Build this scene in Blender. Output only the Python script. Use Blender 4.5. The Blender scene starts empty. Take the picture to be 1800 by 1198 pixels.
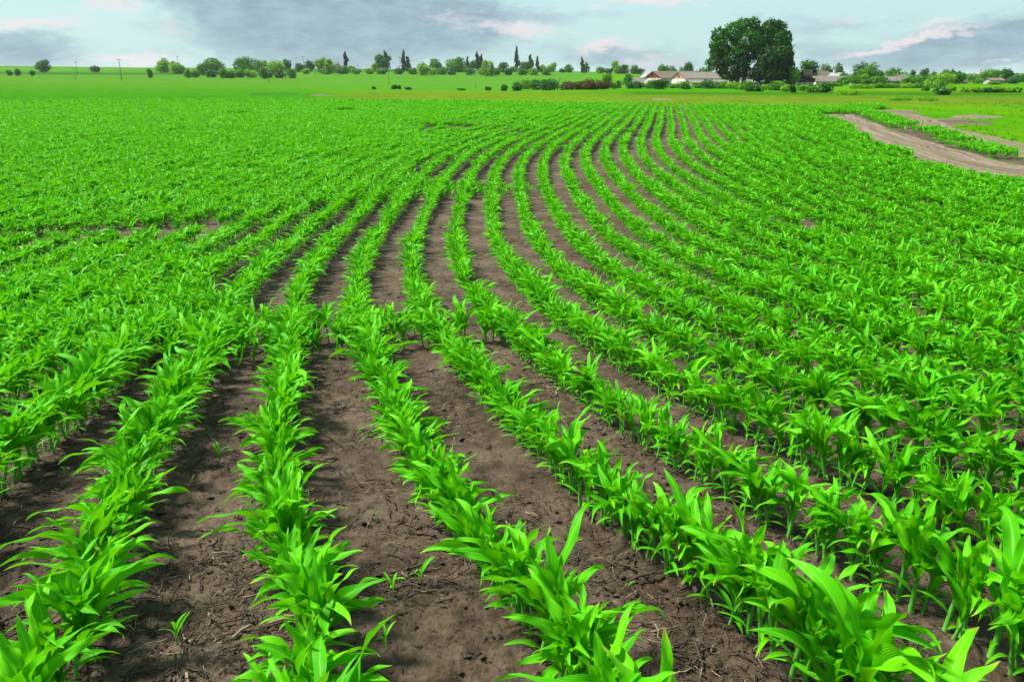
import bpy, math, random
import numpy as np
from mathutils import Vector, Euler

rnd = random.Random(7)
rng = np.random.default_rng(11)
scene = bpy.context.scene
COL = scene.collection

# ------------------------------------------------------------------ camera, sky, sun, exposure
CAM_H = 2.0
FPX = 1400.0                       # focal length in pixels of the 1800 px wide photograph
PITCH = math.atan((599 - 135) / FPX)
cam_d = bpy.data.cameras.new('camera')
cam_d.sensor_width = 36.0
cam_d.lens = 28.0
cam_d.clip_start = 0.05
cam_d.clip_end = 12000
cam = bpy.data.objects.new('camera', cam_d)
COL.objects.link(cam)
cam.location = (0, 0, CAM_H)
cam.rotation_euler = (math.radians(90) - PITCH, 0, 0)
scene.camera = cam

SUN_EL, SUN_AZ = math.radians(52), math.radians(-72)      # azimuth from +Y towards +X: the sun stands left, a little ahead
sun_d = bpy.data.lights.new('sun', 'SUN')
sun_d.energy = 4.8
sun_d.angle = math.radians(9)
sun_d.color = (1.0, 0.96, 0.88)
sun = bpy.data.objects.new('sun', sun_d)
COL.objects.link(sun)
sdir = Vector((math.sin(SUN_AZ) * math.cos(SUN_EL), math.cos(SUN_AZ) * math.cos(SUN_EL), math.sin(SUN_EL)))
sun.rotation_euler = sdir.to_track_quat('Z', 'Y').to_euler()
sun.location = (-40, 20, 60)

scene.view_settings.view_transform = 'Standard'
scene.view_settings.look = 'None'
scene.view_settings.gamma = 1.0
scene.view_settings.exposure = 0.85
scene.cycles.max_bounces = 8
scene.cycles.transparent_max_bounces = 8
scene.cycles.volume_bounces = 0


def ray(px, py):
    """direction of the view ray through a pixel of the photograph, scaled to run 1 m forward (y = 1)"""
    u, v = (px - 900) / FPX, (599 - py) / FPX
    d = np.array([u, math.cos(PITCH) + v * math.sin(PITCH), -math.sin(PITCH) + v * math.cos(PITCH)])
    return d / d[1]


class NT:
    """small helper to write node trees"""
    def __init__(self, tree):
        self.t = tree
        self.n = tree.nodes
        self.l = tree.links

    def add(self, kind, **kw):
        n = self.n.new(kind)
        for k, v in kw.items():
            setattr(n, k, v)
        return n

    def put(self, sock, val):
        if isinstance(val, bpy.types.NodeSocket):
            self.l.new(val, sock)
        elif isinstance(val, (tuple, list)) and sock.type == 'RGBA' and len(val) == 3:
            sock.default_value = (*val, 1)
        else:
            sock.default_value = val

    def math(self, op, a, b=None, c=None, clamp=False):
        n = self.add('ShaderNodeMath', operation=op, use_clamp=clamp)
        self.put(n.inputs[0], a)
        if b is not None:
            self.put(n.inputs[1], b)
        if c is not None:
            self.put(n.inputs[2], c)
        return n.outputs[0]

    def mix(self, f, a, b, blend='MIX'):
        n = self.add('ShaderNodeMix', data_type='RGBA', blend_type=blend)
        self.put(n.inputs[0], f)
        self.put(n.inputs[6], a)
        self.put(n.inputs[7], b)
        return n.outputs[2]

    def noise(self, vec, scale, detail=3, rough=.55, dim='3D'):
        n = self.add('ShaderNodeTexNoise', noise_dimensions=dim)
        if vec is not None:
            self.put(n.inputs['Vector'], vec)
        n.inputs['Scale'].default_value = scale
        n.inputs['Detail'].default_value = detail
        n.inputs['Roughness'].default_value = rough
        return n.outputs['Fac']

    def ramp(self, f, stops):
        n = self.add('ShaderNodeValToRGB')
        e = n.color_ramp.elements
        while len(e) < len(stops):
            e.new(.5)
        for el, (p, c) in zip(e, stops):
            el.position = p
            el.color = (*c, 1) if len(c) == 3 else c
        self.put(n.inputs[0], f)
        return n.outputs[0]

    def smooth(self, x, a, b):
        n = self.add('ShaderNodeMapRange', interpolation_type='SMOOTHSTEP')
        self.put(n.inputs[0], x)
        n.inputs[1].default_value = a
        n.inputs[2].default_value = b
        return n.outputs[0]

    def mapping(self, vec, scale):
        n = self.add('ShaderNodeMapping')
        self.put(n.inputs[0], vec)
        n.inputs['Scale'].default_value = scale
        return n.outputs[0]


def build_world():
    w = bpy.data.worlds.new('World')
    scene.world = w
    w.use_nodes = True
    t = NT(w.node_tree)
    w.node_tree.nodes.clear()
    out = t.add('ShaderNodeOutputWorld')
    bg = t.add('ShaderNodeBackground')
    STR = 0.1
    bg.inputs['Strength'].default_value = STR
    t.l.new(bg.outputs[0], out.inputs[0])
    sky = t.add('ShaderNodeTexSky', sky_type='NISHITA')
    sky.sun_disc = False
    sky.sun_elevation = SUN_EL
    sky.sun_rotation = SUN_AZ
    sky.air_density = 1.0
    sky.dust_density = 1.5
    tc = t.add('ShaderNodeTexCoord')
    sep = t.add('ShaderNodeSeparateXYZ')
    t.l.new(tc.outputs['Generated'], sep.inputs[0])
    X, Y, Z = sep.outputs
    az = t.math('ARCTAN2', X, Y)
    el = t.math('ARCSINE', Z)
    comb = t.add('ShaderNodeCombineXYZ')
    t.put(comb.inputs[0], t.math('MULTIPLY', az, 1.0))
    t.put(comb.inputs[1], t.math('MULTIPLY', el, 2.6))
    P = comb.outputs[0]
    n1 = t.noise(P, 9, 5, .6)
    n2 = t.noise(t.mapping(P, (1, 1, 1)), 9.7, 5, .6, '3D')
    cz = t.add('ShaderNodeCombineXYZ')
    t.put(cz.inputs[0], az); t.put(cz.inputs[1], t.math('MULTIPLY', el, 2.6)); cz.inputs[2].default_value = 3.7
    n2 = t.noise(cz.outputs[0], 10, 5, .6)
    n3 = t.noise(P, 38, 4, .65)
    cy = t.add('ShaderNodeCombineXYZ')
    t.put(cy.inputs[0], az); t.put(cy.inputs[1], t.math('MULTIPLY', el, 2.6)); cy.inputs[2].default_value = 8.1
    n4 = t.noise(cy.outputs[0], 42, 4, .65)
    waz = t.math('MULTIPLY_ADD', t.math('SUBTRACT', n1, .5), .09, t.math('MULTIPLY_ADD', t.math('SUBTRACT', n3, .5), .05, az))
    wel = t.math('MULTIPLY_ADD', t.math('SUBTRACT', n2, .5), .030, t.math('MULTIPLY_ADD', t.math('SUBTRACT', n4, .5), .022, el))

    def azel(px, py):
        d = ray(px, py)
        return math.atan2(d[0], d[1]), math.atan2(d[2], math.hypot(d[0], d[1]))

    def blob(px, py, rx, ry, amp, rot=0.0):
        a0, e0 = azel(px, py)
        a1, _ = azel(px + rx, py)
        sx = max(1e-3, abs(a1 - a0))
        sy = ry * .95 / FPX
        da = t.math('SUBTRACT', waz, a0)
        de = t.math('SUBTRACT', wel, e0)
        if rot:
            # rot = image slope of the streak, up to the right
            de = t.math('MULTIPLY_ADD', da, -rot, de)
        q = t.math('ADD', t.math('POWER', t.math('DIVIDE', da, sx), 2), t.math('POWER', t.math('DIVIDE', de, sy), 2))
        return t.math('MULTIPLY', t.math('POWER', 2.718, t.math('MULTIPLY', q, -1)), amp)

    def total(bl):
        s = None
        for b in bl:
            o = blob(*b)
            s = o if s is None else t.math('ADD', s, o)
        return s
    grey = total([(40, 92, 120, 34, 1.1), (560, 50, 220, 85, 1.5), (400, -40, 160, 40, .9), (760, 20, 140, 40, .9), (820, 60, 160, 40, .45),
                  (1090, 98, 130, 24, .9), (1000, 30, 120, 18, .35), (1340, 30, 90, 16, .4), (1420, 90, 90, 22, .5), (1215, 112, 60, 14, .4), (1640, 100, 190, 34, 1.15, .10), (1480, 42, 120, 20, .5, .08), (1790, 60, 120, 34, .8),
                  (120, -20, 120, 22, .5)])
    pink = total([(90, 42, 75, 9, .8), (190, 16, 60, 14, .9), (20, 44, 40, 10, .6), (230, 108, 95, 13, 1.0), (305, 50, 30, 34, .5),
                  (770, 28, 90, 12, .5), (935, 56, 60, 16, .8), (865, 46, 80, 14, .5), (1060, 80, 60, 11, 1.0, .08), (1150, 104, 90, 16, .7),
                  (1130, 6, 110, 8, 1.0), (1600, 76, 130, 7, 1.1, .20), (1500, 30, 60, 8, .5, .1), (1745, 103, 60, 5, .7, .2), (1640, 47, 60, 8, .8, .15)])
    fine = t.noise(P, 26, 6, .62)
    gfac = t.smooth(t.math('MULTIPLY_ADD', t.math('SUBTRACT', fine, .5), 1.15, grey), .22, 1.0)
    pfac = t.smooth(t.math('MULTIPLY_ADD', t.math('SUBTRACT', fine, .5), 1.1, pink), .20, 1.08)
    # generic cover for the part of the sky above the picture
    gen = t.smooth(t.noise(t.mapping(P, (1, 1, 1)), 3.2, 6, .6), .42, .62)
    up = t.smooth(el, .10, .26)
    gfac = t.math('MAXIMUM', gfac, t.math('MULTIPLY', t.math('MULTIPLY', gen, up), .8))
    k = 1 / STR
    clear = t.mix(.85, sky.outputs[0], (.315 * k, .462 * k, .472 * k))
    greyc = t.mix(t.smooth(fine, .3, .7), (.155 * k, .225 * k, .27 * k), (.22 * k, .305 * k, .35 * k))
    c = t.mix(t.math('MULTIPLY', gfac, .93), clear, greyc)
    c = t.mix(t.math('MULTIPLY', pfac, .88), c, (.49 * k, .45 * k, .475 * k))
    t.put(bg.inputs['Color'], c)


build_world()

# ------------------------------------------------------------------ helpers
_PERM = np.random.default_rng(5).random((256, 256))


def vnoise(x, y):
    xi, yi = np.floor(x).astype(int), np.floor(y).astype(int)
    fx, fy = x - xi, y - yi
    fx = fx * fx * (3 - 2 * fx)
    fy = fy * fy * (3 - 2 * fy)
    a, b, c, d = _PERM[xi % 256, yi % 256], _PERM[(xi + 1) % 256, yi % 256], _PERM[xi % 256, (yi + 1) % 256], _PERM[(xi + 1) % 256, (yi + 1) % 256]
    return (a * (1 - fx) + b * fx) * (1 - fy) + (c * (1 - fx) + d * fx) * fy


def fbm(x, y, octv=4, gain=.5):
    s, a, n = 0, 1, 0
    for i in range(octv):
        s = s + a * vnoise(x * 2 ** i + 17.3 * i, y * 2 ** i + 5.1 * i)
        n += a
        a *= gain
    return s / n


def sstep(x, a, b):
    t = np.clip((x - a) / (b - a), 0, 1)
    return t * t * (3 - 2 * t)


# terrain: a gentle dip in front of the camera, then valley and low hills
_NEAR = np.array([[0, 0], [2.5, 0], [5.6, -.19], [7.5, -.375], [10, -.625], [15, -.94], [20, -1.06], [27.5, -1.06], [44, -.875], [65, -.625], [100, -.44], [3000, -.44]])
_TX = np.array([-700, -300, 0, 300, 600, 900, 1200, 1500, 1800, 2300])
_TY = np.array([70, 100, 150, 220, 330, 450, 600, 900, 1400, 3500])
_TP = np.array([
    [187, 169, 153, 146, 139, 132, 124, 114, 117, 130],
    [187, 169, 153, 146, 139, 132, 124, 114, 117, 130],
    [187, 169, 154, 146, 139, 132, 126, 116, 118, 130],
    [187, 169, 155, 148, 142, 136, 129, 119, 121, 131],
    [187, 169, 158, 153, 149, 138, 127, 121, 123, 132],
    [187, 169, 161, 158, 157, 144, 127, 124, 126, 132],
    [187, 169, 160, 153, 149, 143, 132, 129, 130, 133],
    [187, 169, 159, 151, 146, 142, 138, 134, 133, 134],
    [187, 169, 159, 151, 146, 142, 138.5, 135, 134, 134],
    [187, 169, 159, 151, 146, 142, 138.5, 135, 134, 134]])
_TU = np.array([ray(x, 135)[0] for x in _TX])
_TZ = np.zeros_like(_TP)
for _i, _x in enumerate(_TX):
    for _j, _y in enumerate(_TY):
        _TZ[_i, _j] = CAM_H + ray(_x, _TP[_i, _j])[2] * _TY[_j]


def ground_z(X, Y):
    X, Y = np.asarray(X, float), np.asarray(Y, float)
    d = np.hypot(X, Y)
    zn = np.interp(d, _NEAR[:, 0], _NEAR[:, 1])
    Yc = np.maximum(Y, 1.0)
    u = np.clip(X / Yc, _TU[0], _TU[-1] - 1e-6)
    ly = np.log(np.clip(np.where(Y > 1, d / np.hypot(1, u), 70), _TY[0], _TY[-1] - 1))
    LT = np.log(_TY)
    i = np.clip(np.searchsorted(_TU, u, 'right') - 1, 0, len(_TU) - 2)
    j = np.clip(np.searchsorted(LT, ly, 'right') - 1, 0, len(LT) - 2)
    fu = (u - _TU[i]) / (_TU[i + 1] - _TU[i])
    fu = fu * fu * (3 - 2 * fu)
    fy = (ly - LT[j]) / (LT[j + 1] - LT[j])
    zf = (_TZ[i, j] * (1 - fu) + _TZ[i + 1, j] * fu) * (1 - fy) + (_TZ[i, j + 1] * (1 - fu) + _TZ[i + 1, j + 1] * fu) * fy
    b = sstep(d, 60, 95)
    return zn * (1 - b) + zf * b


def hit(px, py, h=0.0):
    """where the view ray through a pixel meets the terrain (raised by h)"""
    d = ray(px, py)
    ts = np.concatenate([np.linspace(1.2, 80, 4000), np.geomspace(80, 1500, 3000)])
    f = CAM_H + d[2] * ts - ground_z(d[0] * ts, ts) - h
    k = np.argmax(f < 0)
    if f[k] >= 0:
        k = len(ts) - 1
    t = ts[k]
    return d[0] * t, t, float(ground_z(d[0] * t, t))


def far(px, Yd):
    """a ground point in the direction of a pixel column at a chosen distance"""
    x = ray(px, 135)[0] * Yd
    return x, Yd, float(ground_z(x, Yd))


def tag(o, label=None, cat=None, group=None, kind=None):
    if label: o['label'] = label
    if cat: o['category'] = cat
    if group: o['group'] = group
    if kind: o['kind'] = kind
    return o


def empty(name, loc, rz=0.0, parent=None):
    o = bpy.data.objects.new(name, None)
    COL.objects.link(o)
    o.location = loc
    o.rotation_euler = (0, 0, rz)
    o.empty_display_size = .1
    return o


def mesh_np(name, V, Fq, mat=None, smooth=False, uv=None, attrs=None):
    """mesh from numpy: V (n,3), Fq (m,k) faces of one size"""
    me = bpy.data.meshes.new(name)
    V = np.asarray(V, np.float32)
    Fq = np.asarray(Fq, np.int32)
    m, k = Fq.shape
    me.vertices.add(len(V))
    me.vertices.foreach_set('co', V.ravel())
    me.loops.add(m * k)
    me.loops.foreach_set('vertex_index', Fq.ravel())
    me.polygons.add(m)
    me.polygons.foreach_set('loop_start', np.arange(0, m * k, k, dtype=np.int32))
    if smooth:
        me.polygons.foreach_set('use_smooth', np.ones(m, bool))
    if uv is not None:
        l = me.uv_layers.new(name='UVMap')
        l.data.foreach_set('uv', np.asarray(uv, np.float32)[Fq.ravel()].ravel())
    for an, (ty, dom, dat) in (attrs or {}).items():
        a = me.attributes.new(an, ty, dom)
        key = {'FLOAT': 'value', 'INT': 'value', 'FLOAT_VECTOR': 'vector', 'FLOAT_COLOR': 'color'}[ty]
        a.data.foreach_set(key, np.asarray(dat).ravel())
    if mat:
        me.materials.append(mat)
    me.update(calc_edges=True)
    return me


def obj(name, me, parent=None, loc=None):
    o = bpy.data.objects.new(name, me)
    COL.objects.link(o)
    if parent: o.parent = parent
    if loc is not None: o.location = loc
    return o


class MB:
    """collects boxes, tubes and polygons into one mesh"""
    def __init__(self):
        self.v, self.f = [], []

    def poly(self, pts, faces):
        b = len(self.v)
        self.v += [tuple(p) for p in pts]
        self.f += [tuple(b + i for i in f) for f in faces]
        return self

    def box(self, x0, x1, y0, y1, z0, z1):
        p = [(x, y, z) for z in (z0, z1) for y in (y0, y1) for x in (x0, x1)]
        return self.poly(p, [(0, 2, 3, 1), (4, 5, 7, 6), (0, 1, 5, 4), (2, 6, 7, 3), (0, 4, 6, 2), (1, 3, 7, 5)])

    def tube(self, pts, rad, seg=8, cap=True):
        pts = [Vector(p) for p in pts]
        n = len(pts)
        rings = []
        for i, p in enumerate(pts):
            d = (pts[min(i + 1, n - 1)] - pts[max(i - 1, 0)]).normalized()
            a = d.orthogonal().normalized() if i == 0 else (rings[-1][1] - d * rings[-1][1].dot(d)).normalized()
            rings.append((p, a, d.cross(a)))
        b = len(self.v)
        for (p, a, c), r in zip(rings, rad):
            for s in range(seg):
                t = 2 * math.pi * s / seg
                self.v.append(tuple(p + a * (r * math.cos(t)) + c * (r * math.sin(t))))
        for i in range(n - 1):
            for s in range(seg):
                q = (s + 1) % seg
                self.f.append((b + i * seg + s, b + i * seg + q, b + (i + 1) * seg + q, b + (i + 1) * seg + s))
        if cap:
            self.f.append(tuple(b + s for s in reversed(range(seg))))
            self.f.append(tuple(b + (n - 1) * seg + s for s in range(seg)))
        return self

    def mesh(self, name, mat, smooth=False):
        me = bpy.data.meshes.new(name)
        me.from_pydata(self.v, [], self.f)
        if smooth:
            me.polygons.foreach_set('use_smooth', np.ones(len(me.polygons), bool))
        me.materials.append(mat)
        me.update()
        return me

    def build(self, name, mat, parent=None, smooth=False, loc=None):
        return obj(name, self.mesh(name, mat, smooth), parent, loc)


def ordinal(n):
    w = ['zeroth', 'first', 'second', 'third', 'fourth', 'fifth', 'sixth', 'seventh', 'eighth', 'ninth', 'tenth', 'eleventh', 'twelfth',
         'thirteenth', 'fourteenth', 'fifteenth', 'sixteenth', 'seventeenth', 'eighteenth', 'nineteenth']
    if n < 20: return w[n]
    tens = ['', '', 'twenty', 'thirty', 'forty', 'fifty', 'sixty', 'seventy', 'eighty', 'ninety']
    if n % 10 == 0: return {20: 'twentieth', 30: 'thirtieth', 40: 'fortieth', 50: 'fiftieth', 60: 'sixtieth', 70: 'seventieth', 80: 'eightieth'}[n]
    return tens[n // 10] + '-' + w[n % 10]


# ------------------------------------------------------------------ materials
def material(name):
    m = bpy.data.materials.new(name)
    m.use_nodes = True
    t = NT(m.node_tree)
    bsdf = m.node_tree.nodes['Principled BSDF']
    return m, t, bsdf


def leaf_material():
    m, t, b = material('corn_leaf')
    uv = t.add('ShaderNodeUVMap')
    sp = t.add('ShaderNodeSeparateXYZ')
    t.l.new(uv.outputs[0], sp.inputs[0])
    U, Vv = sp.outputs[0], sp.outputs[1]
    oi = t.add('ShaderNodeObjectInfo')
    geo = t.add('ShaderNodeNewGeometry')
    side = t.math('ABSOLUTE', t.math('SUBTRACT', U, .5))
    rib = t.math('SUBTRACT', 1, t.smooth(side, .015, .06))
    veins = t.math('SINE', t.math('MULTIPLY', U, 95))
    blot = t.noise(geo.outputs['Position'], 9, 3)
    base = t.ramp(t.math('MULTIPLY_ADD', oi.outputs['Random'], .5, t.math('MULTIPLY', blot, .5)),
                  [(.18, (.026, .24, .001)), (.5, (.082, .46, .002)), (.82, (.17, .60, .003))])
    base = t.mix(t.math('MULTIPLY', Vv, .35), base, (.11, .55, .006))
    base = t.mix(t.math('MULTIPLY', rib, .6), base, (.26, .62, .06))
    base = t.mix(t.math('MULTIPLY_ADD', veins, .11, .11), base, (.02, .22, .003))
    # a dry yellowish tip
    tip = t.smooth(t.math('ADD', Vv, t.math('MULTIPLY', oi.outputs['Random'], .11)), .97, 1.06)
    base = t.mix(t.math('MULTIPLY', tip, .8), base, (.30, .40, .03))
    t.put(b.inputs['Base Color'], base)
    b.inputs['Roughness'].default_value = .40
    b.inputs['Specular IOR Level'].default_value = .10
    bump = t.add('ShaderNodeBump')
    bump.inputs['Strength'].default_value = .25
    bump.inputs['Distance'].default_value = .002
    t.put(bump.inputs['Height'], t.math('ADD', veins, t.math('MULTIPLY', rib, -2)))
    t.l.new(bump.outputs[0], b.inputs['Normal'])
    tr = t.add('ShaderNodeBsdfTranslucent')
    t.put(tr.inputs['Color'], t.mix(.5, base, (.24, .74, .004)))
    mx = t.add('ShaderNodeMixShader')
    mx.inputs[0].default_value = .30
    t.l.new(b.outputs[0], mx.inputs[1])
    t.l.new(tr.outputs[0], mx.inputs[2])
    t.l.new(mx.outputs[0], m.node_tree.nodes['Material Output'].inputs[0])
    return m


def stalk_material():
    m, t, b = material('corn_stalk')
    geo = t.add('ShaderNodeNewGeometry')
    n = t.noise(t.mapping(geo.outputs['Position'], (60, 60, 8)), 1, 3)
    t.put(b.inputs['Base Color'], t.ramp(n, [(.3, (.06, .30, .02)), (.7, (.13, .40, .05))]))
    b.inputs['Roughness'].default_value = .45
    return m


def ground_material():
    m, t, b = material('field_ground')
    geo = t.add('ShaderNodeNewGeometry')
    P = geo.outputs['Position']
    land = t.add('ShaderNodeAttribute', attribute_name='land')
    soilm = t.add('ShaderNodeAttribute', attribute_name='soil')
    dry = t.noise(P, 1.1, 4, .6)
    med = t.noise(P, 9, 5, .65)
    fine = t.noise(P, 55, 5, .7)
    vor = t.add('ShaderNodeTexVoronoi', feature='DISTANCE_TO_EDGE')
    t.put(vor.inputs['Vector'], t.mix(.06, P, t.add('ShaderNodeTexNoise').outputs['Color']))
    vor.inputs['Scale'].default_value = 11
    soil = t.ramp(t.math('ADD', t.math('MULTIPLY', med, .6), t.math('MULTIPLY', fine, .4)),
                  [(.36, (.012, .007, .004)), (.47, (.052, .034, .020)), (.60, (.106, .075, .048)), (.78, (.175, .131, .092))])
    soil = t.mix(t.smooth(dry, .40, .68), soil, t.mix(.6, soil, (.140, .103, .071)))
    crack = t.math('SUBTRACT', 1, t.smooth(vor.outputs['Distance'], 0.0, .035))
    soil = t.mix(t.math('MULTIPLY', t.math('MULTIPLY', crack, t.smooth(med, .45, .6)), .6), soil, (.03, .021, .017))
    g1 = t.noise(t.mapping(P, (.5, .25, 1)), 1, 5, .65)
    g2 = t.noise(P, 3.5, 3, .6)
    gv = t.math('MULTIPLY_ADD', t.math('ADD', t.math('MULTIPLY', g1, .7), t.math('MULTIPLY', g2, .3)), 1.3, .35)
    lc = t.add('ShaderNodeVectorMath', operation='SCALE')
    t.l.new(land.outputs['Color'], lc.inputs[0])
    t.l.new(gv, lc.inputs['Scale'])
    col = t.mix(soilm.outputs['Fac'], lc.outputs[0], soil)
    t.put(b.inputs['Base Color'], col)
    b.inputs['Roughness'].default_value = .88
    t.put(b.inputs['Specular IOR Level'], t.math('MULTIPLY', soilm.outputs['Fac'], .2))
    bump = t.add('ShaderNodeBump')
    bump.inputs['Strength'].default_value = .9
    bump.inputs['Distance'].default_value = .022
    hgt = t.math('ADD', t.math('MULTIPLY', med, .9), t.math('MULTIPLY', fine, .6))
    t.put(bump.inputs['Height'], hgt)
    t.l.new(bump.outputs[0], b.inputs['Normal'])
    return m


def track_material():
    m, t, b = material('dirt_track')
    geo = t.add('ShaderNodeNewGeometry')
    P = geo.outputs['Position']
    a = t.add('ShaderNodeAttribute', attribute_name='across')
    al = t.add('ShaderNodeAttribute', attribute_name='along')
    cv = t.add('ShaderNodeCombineXYZ')
    t.put(cv.inputs[0], t.math('MULTIPLY', a.outputs['Fac'], 9))
    t.put(cv.inputs[1], t.math('MULTIPLY', al.outputs['Fac'], .09))
    streak = t.noise(cv.outputs[0], 1.4, 5, .6)
    med = t.noise(P, 5, 5, .65)
    soil = t.ramp(t.math('ADD', t.math('MULTIPLY', streak, .65), t.math('MULTIPLY', med, .35)),
                  [(.32, (.050, .034, .022)), (.45, (.135, .097, .068)), (.58, (.215, .163, .122)), (.75, (.27, .212, .165))])
    # sparse green weeds between the wheel ruts
    mid = t.math('SUBTRACT', 1, t.smooth(t.math('ABSOLUTE', t.math('SUBTRACT', a.outputs['Fac'], .47)), .01, .07))
    wd = t.math('MULTIPLY', mid, t.smooth(t.noise(P, 2.2, 4, .7), .46, .58))
    soil = t.mix(t.math('MULTIPLY', wd, .7), soil, (.07, .14, .015))
    t.put(b.inputs['Base Color'], soil)
    b.inputs['Roughness'].default_value = .9
    b.inputs['Specular IOR Level'].default_value = .15
    bump = t.add('ShaderNodeBump')
    bump.inputs['Strength'].default_value = .7
    bump.inputs['Distance'].default_value = .05
    t.put(bump.inputs['Height'], t.math('ADD', streak, med))
    t.l.new(bump.outputs[0], b.inputs['Normal'])
    return m


def foliage_material(name, dark, light, trans=.25):
    m, t, b = material(name)
    a = t.add('ShaderNodeAttribute', attribute_name='tone')
    c = t.mix(a.outputs['Fac'], dark, light)
    t.put(b.inputs['Base Color'], c)
    b.inputs['Roughness'].default_value = .6
    b.inputs['Specular IOR Level'].default_value = .2
    tr = t.add('ShaderNodeBsdfTranslucent')
    t.put(tr.inputs['Color'], c)
    mx = t.add('ShaderNodeMixShader')
    mx.inputs[0].default_value = trans
    t.l.new(b.outputs[0], mx.inputs[1])
    t.l.new(tr.outputs[0], mx.inputs[2])
    t.l.new(mx.outputs[0], m.node_tree.nodes['Material Output'].inputs[0])
    return m


def plain(name, c1, c2, scale=2.0, rough=.8, stretch=(1, 1, 1), bump=0.0):
    m, t, b = material(name)
    tc = t.add('ShaderNodeTexCoord')
    n = t.noise(t.mapping(tc.outputs['Object'], stretch), scale, 5, .65)
    t.put(b.inputs['Base Color'], t.ramp(n, [(.35, c1), (.65, c2)]))
    b.inputs['Roughness'].default_value = rough
    b.inputs['Specular IOR Level'].default_value = .2
    if bump:
        bp = t.add('ShaderNodeBump')
        bp.inputs['Distance'].default_value = bump
        t.put(bp.inputs['Height'], n)
        t.l.new(bp.outputs[0], b.inputs['Normal'])
    return m


M = dict(
    leaf=leaf_material(), stalk=stalk_material(), ground=ground_material(), track=track_material(),
    bark=plain('bark', (.035, .027, .02), (.09, .07, .055), 3, .9, (4, 4, .6), .03),
    greybark=plain('grey_bark', (.10, .09, .085), (.2, .18, .17), 3, .9, (4, 4, .6), .02),
    big=foliage_material('dark_tree_leaves', (.009, .050, .003), (.058, .23, .006)),
    dark=foliage_material('blackish_shaded_leaves', (.006, .030, .003), (.026, .105, .006)),  # darker kind of tree, with its shade also put into the leaf colour
    mid=foliage_material('tree_leaves', (.042, .155, .008), (.125, .36, .014)),
    yel=foliage_material('light_tree_leaves', (.11, .27, .010), (.27, .52, .018), .35),
    deep=foliage_material('blue_green_leaves', (.020, .105, .018), (.070, .23, .030)),
    poplar=foliage_material('poplar_leaves', (.016, .075, .022), (.05, .16, .04)),
    purple=foliage_material('purple_leaves', (.045, .018, .022), (.11, .045, .05)),
    brown=foliage_material('brown_shrub_leaves', (.05, .045, .012), (.15, .11, .028)),
    white=foliage_material('blossom_leaves', (.16, .25, .08), (.55, .58, .38)),
    grey=foliage_material('grey_willow_leaves', (.12, .18, .10), (.28, .36, .22)),
    grass=foliage_material('meadow_grass_blades', (.10, .36, .006), (.20, .42, .012), .6),
    straw=plain('straw', (.13, .095, .055), (.32, .25, .165), 8, .8),
    root=plain('dead_root', (.035, .024, .018), (.09, .065, .048), 8, .9),
    clod=plain('soil_clod', (.040, .027, .017), (.120, .087, .060), 30, .95, bump=.004),
    wall=plain('whitewash', (.46, .44, .40), (.66, .64, .60), 1.2, .85, (1, 1, .5)),
    greywall=plain('grey_render', (.30, .29, .28), (.45, .44, .43), 1.2, .85),
    roof=plain('fibre_cement_roof', (.15, .135, .11), (.245, .22, .185), .9, .85, (1, 6, 1)),
    brownroof=plain('weathered_brown_roof', (.14, .10, .072), (.22, .165, .13), .9, .85, (1, 6, 1)),
    tinroof=plain('pale_sheet_roof', (.33, .33, .34), (.46, .45, .46), .9, .6, (1, 6, 1)),
    red=plain('dark_red_boards', (.16, .025, .025), (.29, .055, .05), 2, .8, (6, 6, .6)),
    pinkb=plain('pink_brick', (.42, .17, .13), (.55, .26, .20), 3, .85),
    darkwood=plain('dark_timber', (.018, .014, .012), (.055, .04, .033), 3, .8, (5, 5, .6)),
    glass=plain('dim_window', (.02, .025, .03), (.05, .06, .07), 1, .15),
    teal=plain('teal_paint', (.03, .16, .19), (.05, .24, .27), 2, .6),
    magenta=plain('magenta_board', (.34, .02, .16), (.42, .035, .21), 2, .6),
    pole=plain('weathered_pole', (.20, .17, .16), (.33, .29, .27), 3, .9, (4, 4, .5)),
    darkpole=plain('dark_pole', (.05, .04, .04), (.10, .08, .08), 3, .9, (4, 4, .5)),
    stone=plain('pale_stone', (.55, .52, .48), (.72, .70, .66), 3, .9),
    brickred=plain('tower_brick', (.30, .20, .20), (.38, .27, .27), 2, .9),
)

# ------------------------------------------------------------------ corn rows: where they run
_C = np.array([-1.74551, 1.52593, 0.40595, -0.68638, -0.90847, -1.73198, -1.98830, -2.78749, -1.44583, -4.58168, 0.20877, 0.95312, -0.06718, -0.05220, -0.16452, -0.06263, 0.03270, 0.00282, -0.00119])
_KN = np.log(np.array([2, 3.2, 5, 8, 12, 18, 26, 36, 48.]))
_KB = np.log(np.array([2.5, 6, 14, 30.]))


def _basis(y, k):
    t = np.log(y)
    return np.stack([np.ones_like(t), t] + [np.exp(-((t - q) / .55) ** 2) for q in k], -1)


def _rowx0(r, y):
    A, B = _basis(y, _KN), _basis(y, _KB)
    rc = np.clip(r, -3, 9)
    q = np.concatenate([A, B * r, B[:, :2] * (rc ** 2 + (r - rc) * 2 * rc)], -1)
    return q @ _C


def row_x(r, y):
    """x of row r at distance y (rows are about 0.7 m apart and swing left, then right)"""
    y = np.asarray(y, float)
    yc = np.clip(y, 2.2, 52)
    x = _rowx0(r, yc)
    s0 = (_rowx0(r, np.full_like(y, 2.2)) - _rowx0(r, np.full_like(y, 2.8))) / .6
    s1 = (_rowx0(r, np.full_like(y, 52.)) - _rowx0(r, np.full_like(y, 46.))) / 6
    return x + np.where(y < 2.2, s0 * (2.2 - y), 0) + np.where(y > 52, s1 * (y - 52), 0)


def poly_hits(pts, h=0.0):
    return np.array([hit(x, y, h)[:2] for x, y in pts])


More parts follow.
